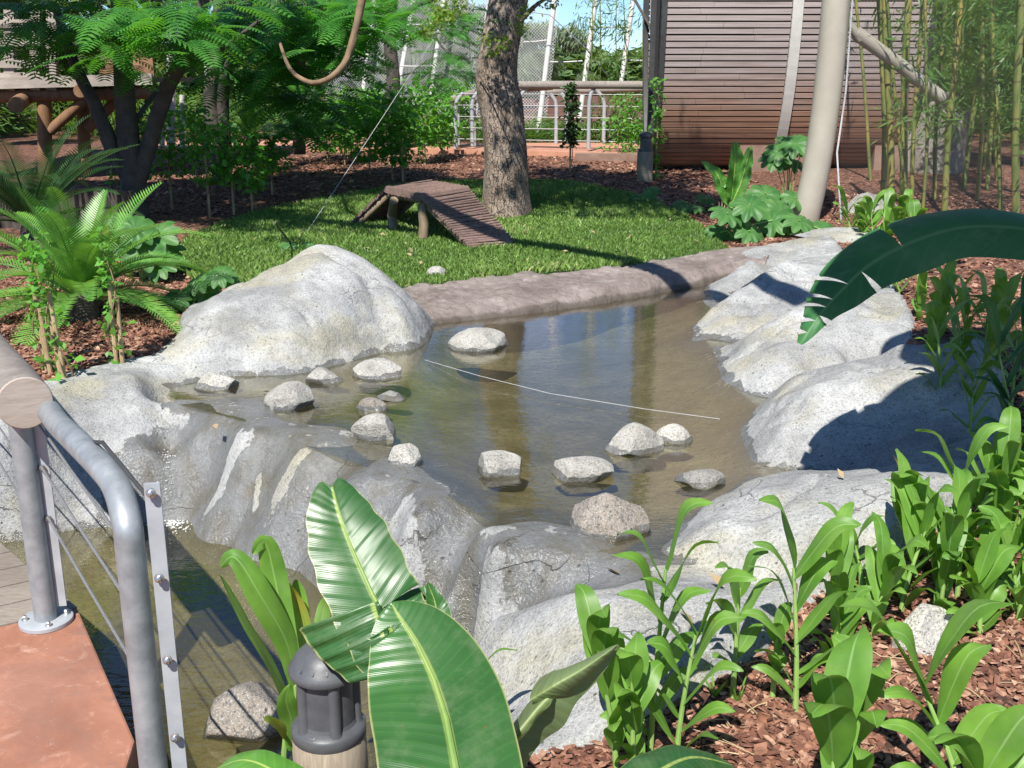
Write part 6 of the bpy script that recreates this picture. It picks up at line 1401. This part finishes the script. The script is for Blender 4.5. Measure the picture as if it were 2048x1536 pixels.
for k, q in enumerate([(1870, 24, -60, 220), (1980, 26, -160, 240), (2100, 24, -160, 260), (1780, 30, -160, 260), (2250, 24, -100, 300)]):
    dtree(q[0], q[1], q[2], q[3], 5200, .3, M['bg_leaf'], 460+k, 'green tree behind the bamboo grove at the far right', group='trees behind the bamboo grove')
r = random.Random(8)
mass('far_wood', None, None, [Vector((x, r.uniform(60, 85), r.uniform(.5, 2.2))) for x in np.arange(-70, 75, 2.2)], 2.0, 16000, 1.1, .5, M['bg_leaf'], 480, kind='stuff')
for k, q in enumerate([(-700, 20, -60, 330), (-480, 24, -120, 330), (-260, 19, -40, 300), (-120, 23, -100, 260)]):
    dtree(q[0], q[1], q[2], q[3], 4200, .3, M['bg_leaf'], 500+k, 'broad green tree beyond the left end of the treehouse', group='trees far behind the treehouse')
for k, q in enumerate([(2450, 20, -100, 320), (2700, 22, -140, 340), (3000, 18, -80, 320)]):
    dtree(q[0], q[1], q[2], q[3], 4200, .3, M['bg_leaf'], 510+k, 'broad green tree far right past the bamboo grove', group='trees behind the bamboo grove')
# white stems standing in the left background
for k, (px, top) in enumerate([(338, 40), (320, 180), (360, 190), (410, 120)]):
    c = PY(px, 260, 17.5); m = MB(); m.tube([Vector((c.x, 17.5, .5)), PY(px+4, top, 17.5)], .07 if k == 0 else .04, 10)
    o = m.build('pole', M['lightsteel']); tag(o, ['thick pale pole rising behind the right end of the treehouse', 'thin pale pole just left of the thick one behind the creepers', 'thin pale pole between the leaning trunk and the thick pole', 'thin pale pole behind the twin stemmed feathery tree'][k], 'pole', 'pale poles at the back left')
# sprigs and weeds on the mulch
for k, (px, py) in enumerate([(1430, 1395), (1475, 1405), (1500, 1290), (1640, 1450), (1395, 1360)]):
    b = PG(px, py); t = thing('weed_sprig', 'tiny pale grassy sprig in the mulch among the near shoots', 'weed', tuple(b), 'grassy sprigs in the near mulch'); 
    m = MB(); rr = random.Random(k)
    for j in range(7):
        a = rr.uniform(0, math.tau); l = rr.uniform(.03, .09); e = b+Vector((math.cos(a)*l*.6, math.sin(a)*l*.5, l)); s_ = Vector((.003, 0, 0)); m.add([b-s_, b+s_, b.lerp(e, .6)+s_*.8+Vector((0, 0, .006)), b.lerp(e, .6)-s_*.8+Vector((0, 0, .006)), e], [(0, 1, 2, 3), (3, 2, 4)])
    m.build('blades', M['ginger'], t, sharp=None)
# dry twigs and straw on the near bed
rr = np.random.default_rng(91); m = MB()
for _ in range(420):
    p = Vector((rr.uniform(.2, 2.4), rr.uniform(1.7, 4.4), 0))
    if poly_sd(np.array([p.x]), np.array([p.y]), RB)[0] < .02: continue
    p.z = zg(p.x, p.y)+.016; a = rr.uniform(0, math.tau); l = rr.uniform(.02, .07); d = Vector((math.cos(a)*l, math.sin(a)*l, rr.uniform(-.006, .012)))
    m.tube([p-d, p+Vector((0, 0, .004)), p+d], rr.uniform(.0008, .0022), 4)
tag(m.build('straw', M['cane']), kind='stuff')
# fallen leaves
rr = np.random.default_rng(44); cc = []
for _ in range(60):
    p = PG(rr.uniform(700, 1400), rr.uniform(410, 540)); 
    if poly_sd(np.array([p.x]), np.array([p.y]), LP)[0] < -.1: cc.append((p.x, p.y, p.z+.065))
for (px, py, z_) in [(1690, 935, .44), (1240, 1140, .2), (620, 940, .19), (270, 885, .2), (1810, 830, .6), (520, 690, .45), (640, 600, .6), (1450, 1165, .3), (1600, 1130, .35), (430, 850, .2), (700, 640, .5), (1390, 1250, .25)]:
    p = P(px, py, z_); cc.append((p.x, p.y, max(_zr(p.x, p.y), ZW if p.y > 4.6 and p.x < .9 else -9)+.006))
V1, F1 = leaf_cloud(np.array(cc), .055, .5, 4, droop=0); tag(mk('fallen_leaves', V1, F1, M['cane']), kind='stuff')

# ------------------------------------------------------------------ things that still share a label are told apart by their order in the view
def sx_(o):
    w = o.location; v = (w.y*math.cos(PITCH)-(w.z-EYE)*math.sin(PITCH)); return w.x/max(v, .1)
OR2 = ORD
by = {}
for o in list(SC.objects):
    if o.parent is None and 'label' in o.keys() and 'category' in o.keys(): by.setdefault(o['label'], []).append(o)
for lb, os_ in by.items():
    if 1 < len(os_) <= 20:
        for k, o in enumerate(sorted(os_, key=sx_)): o['label'] = OR2[k]+' from the left, '+lb
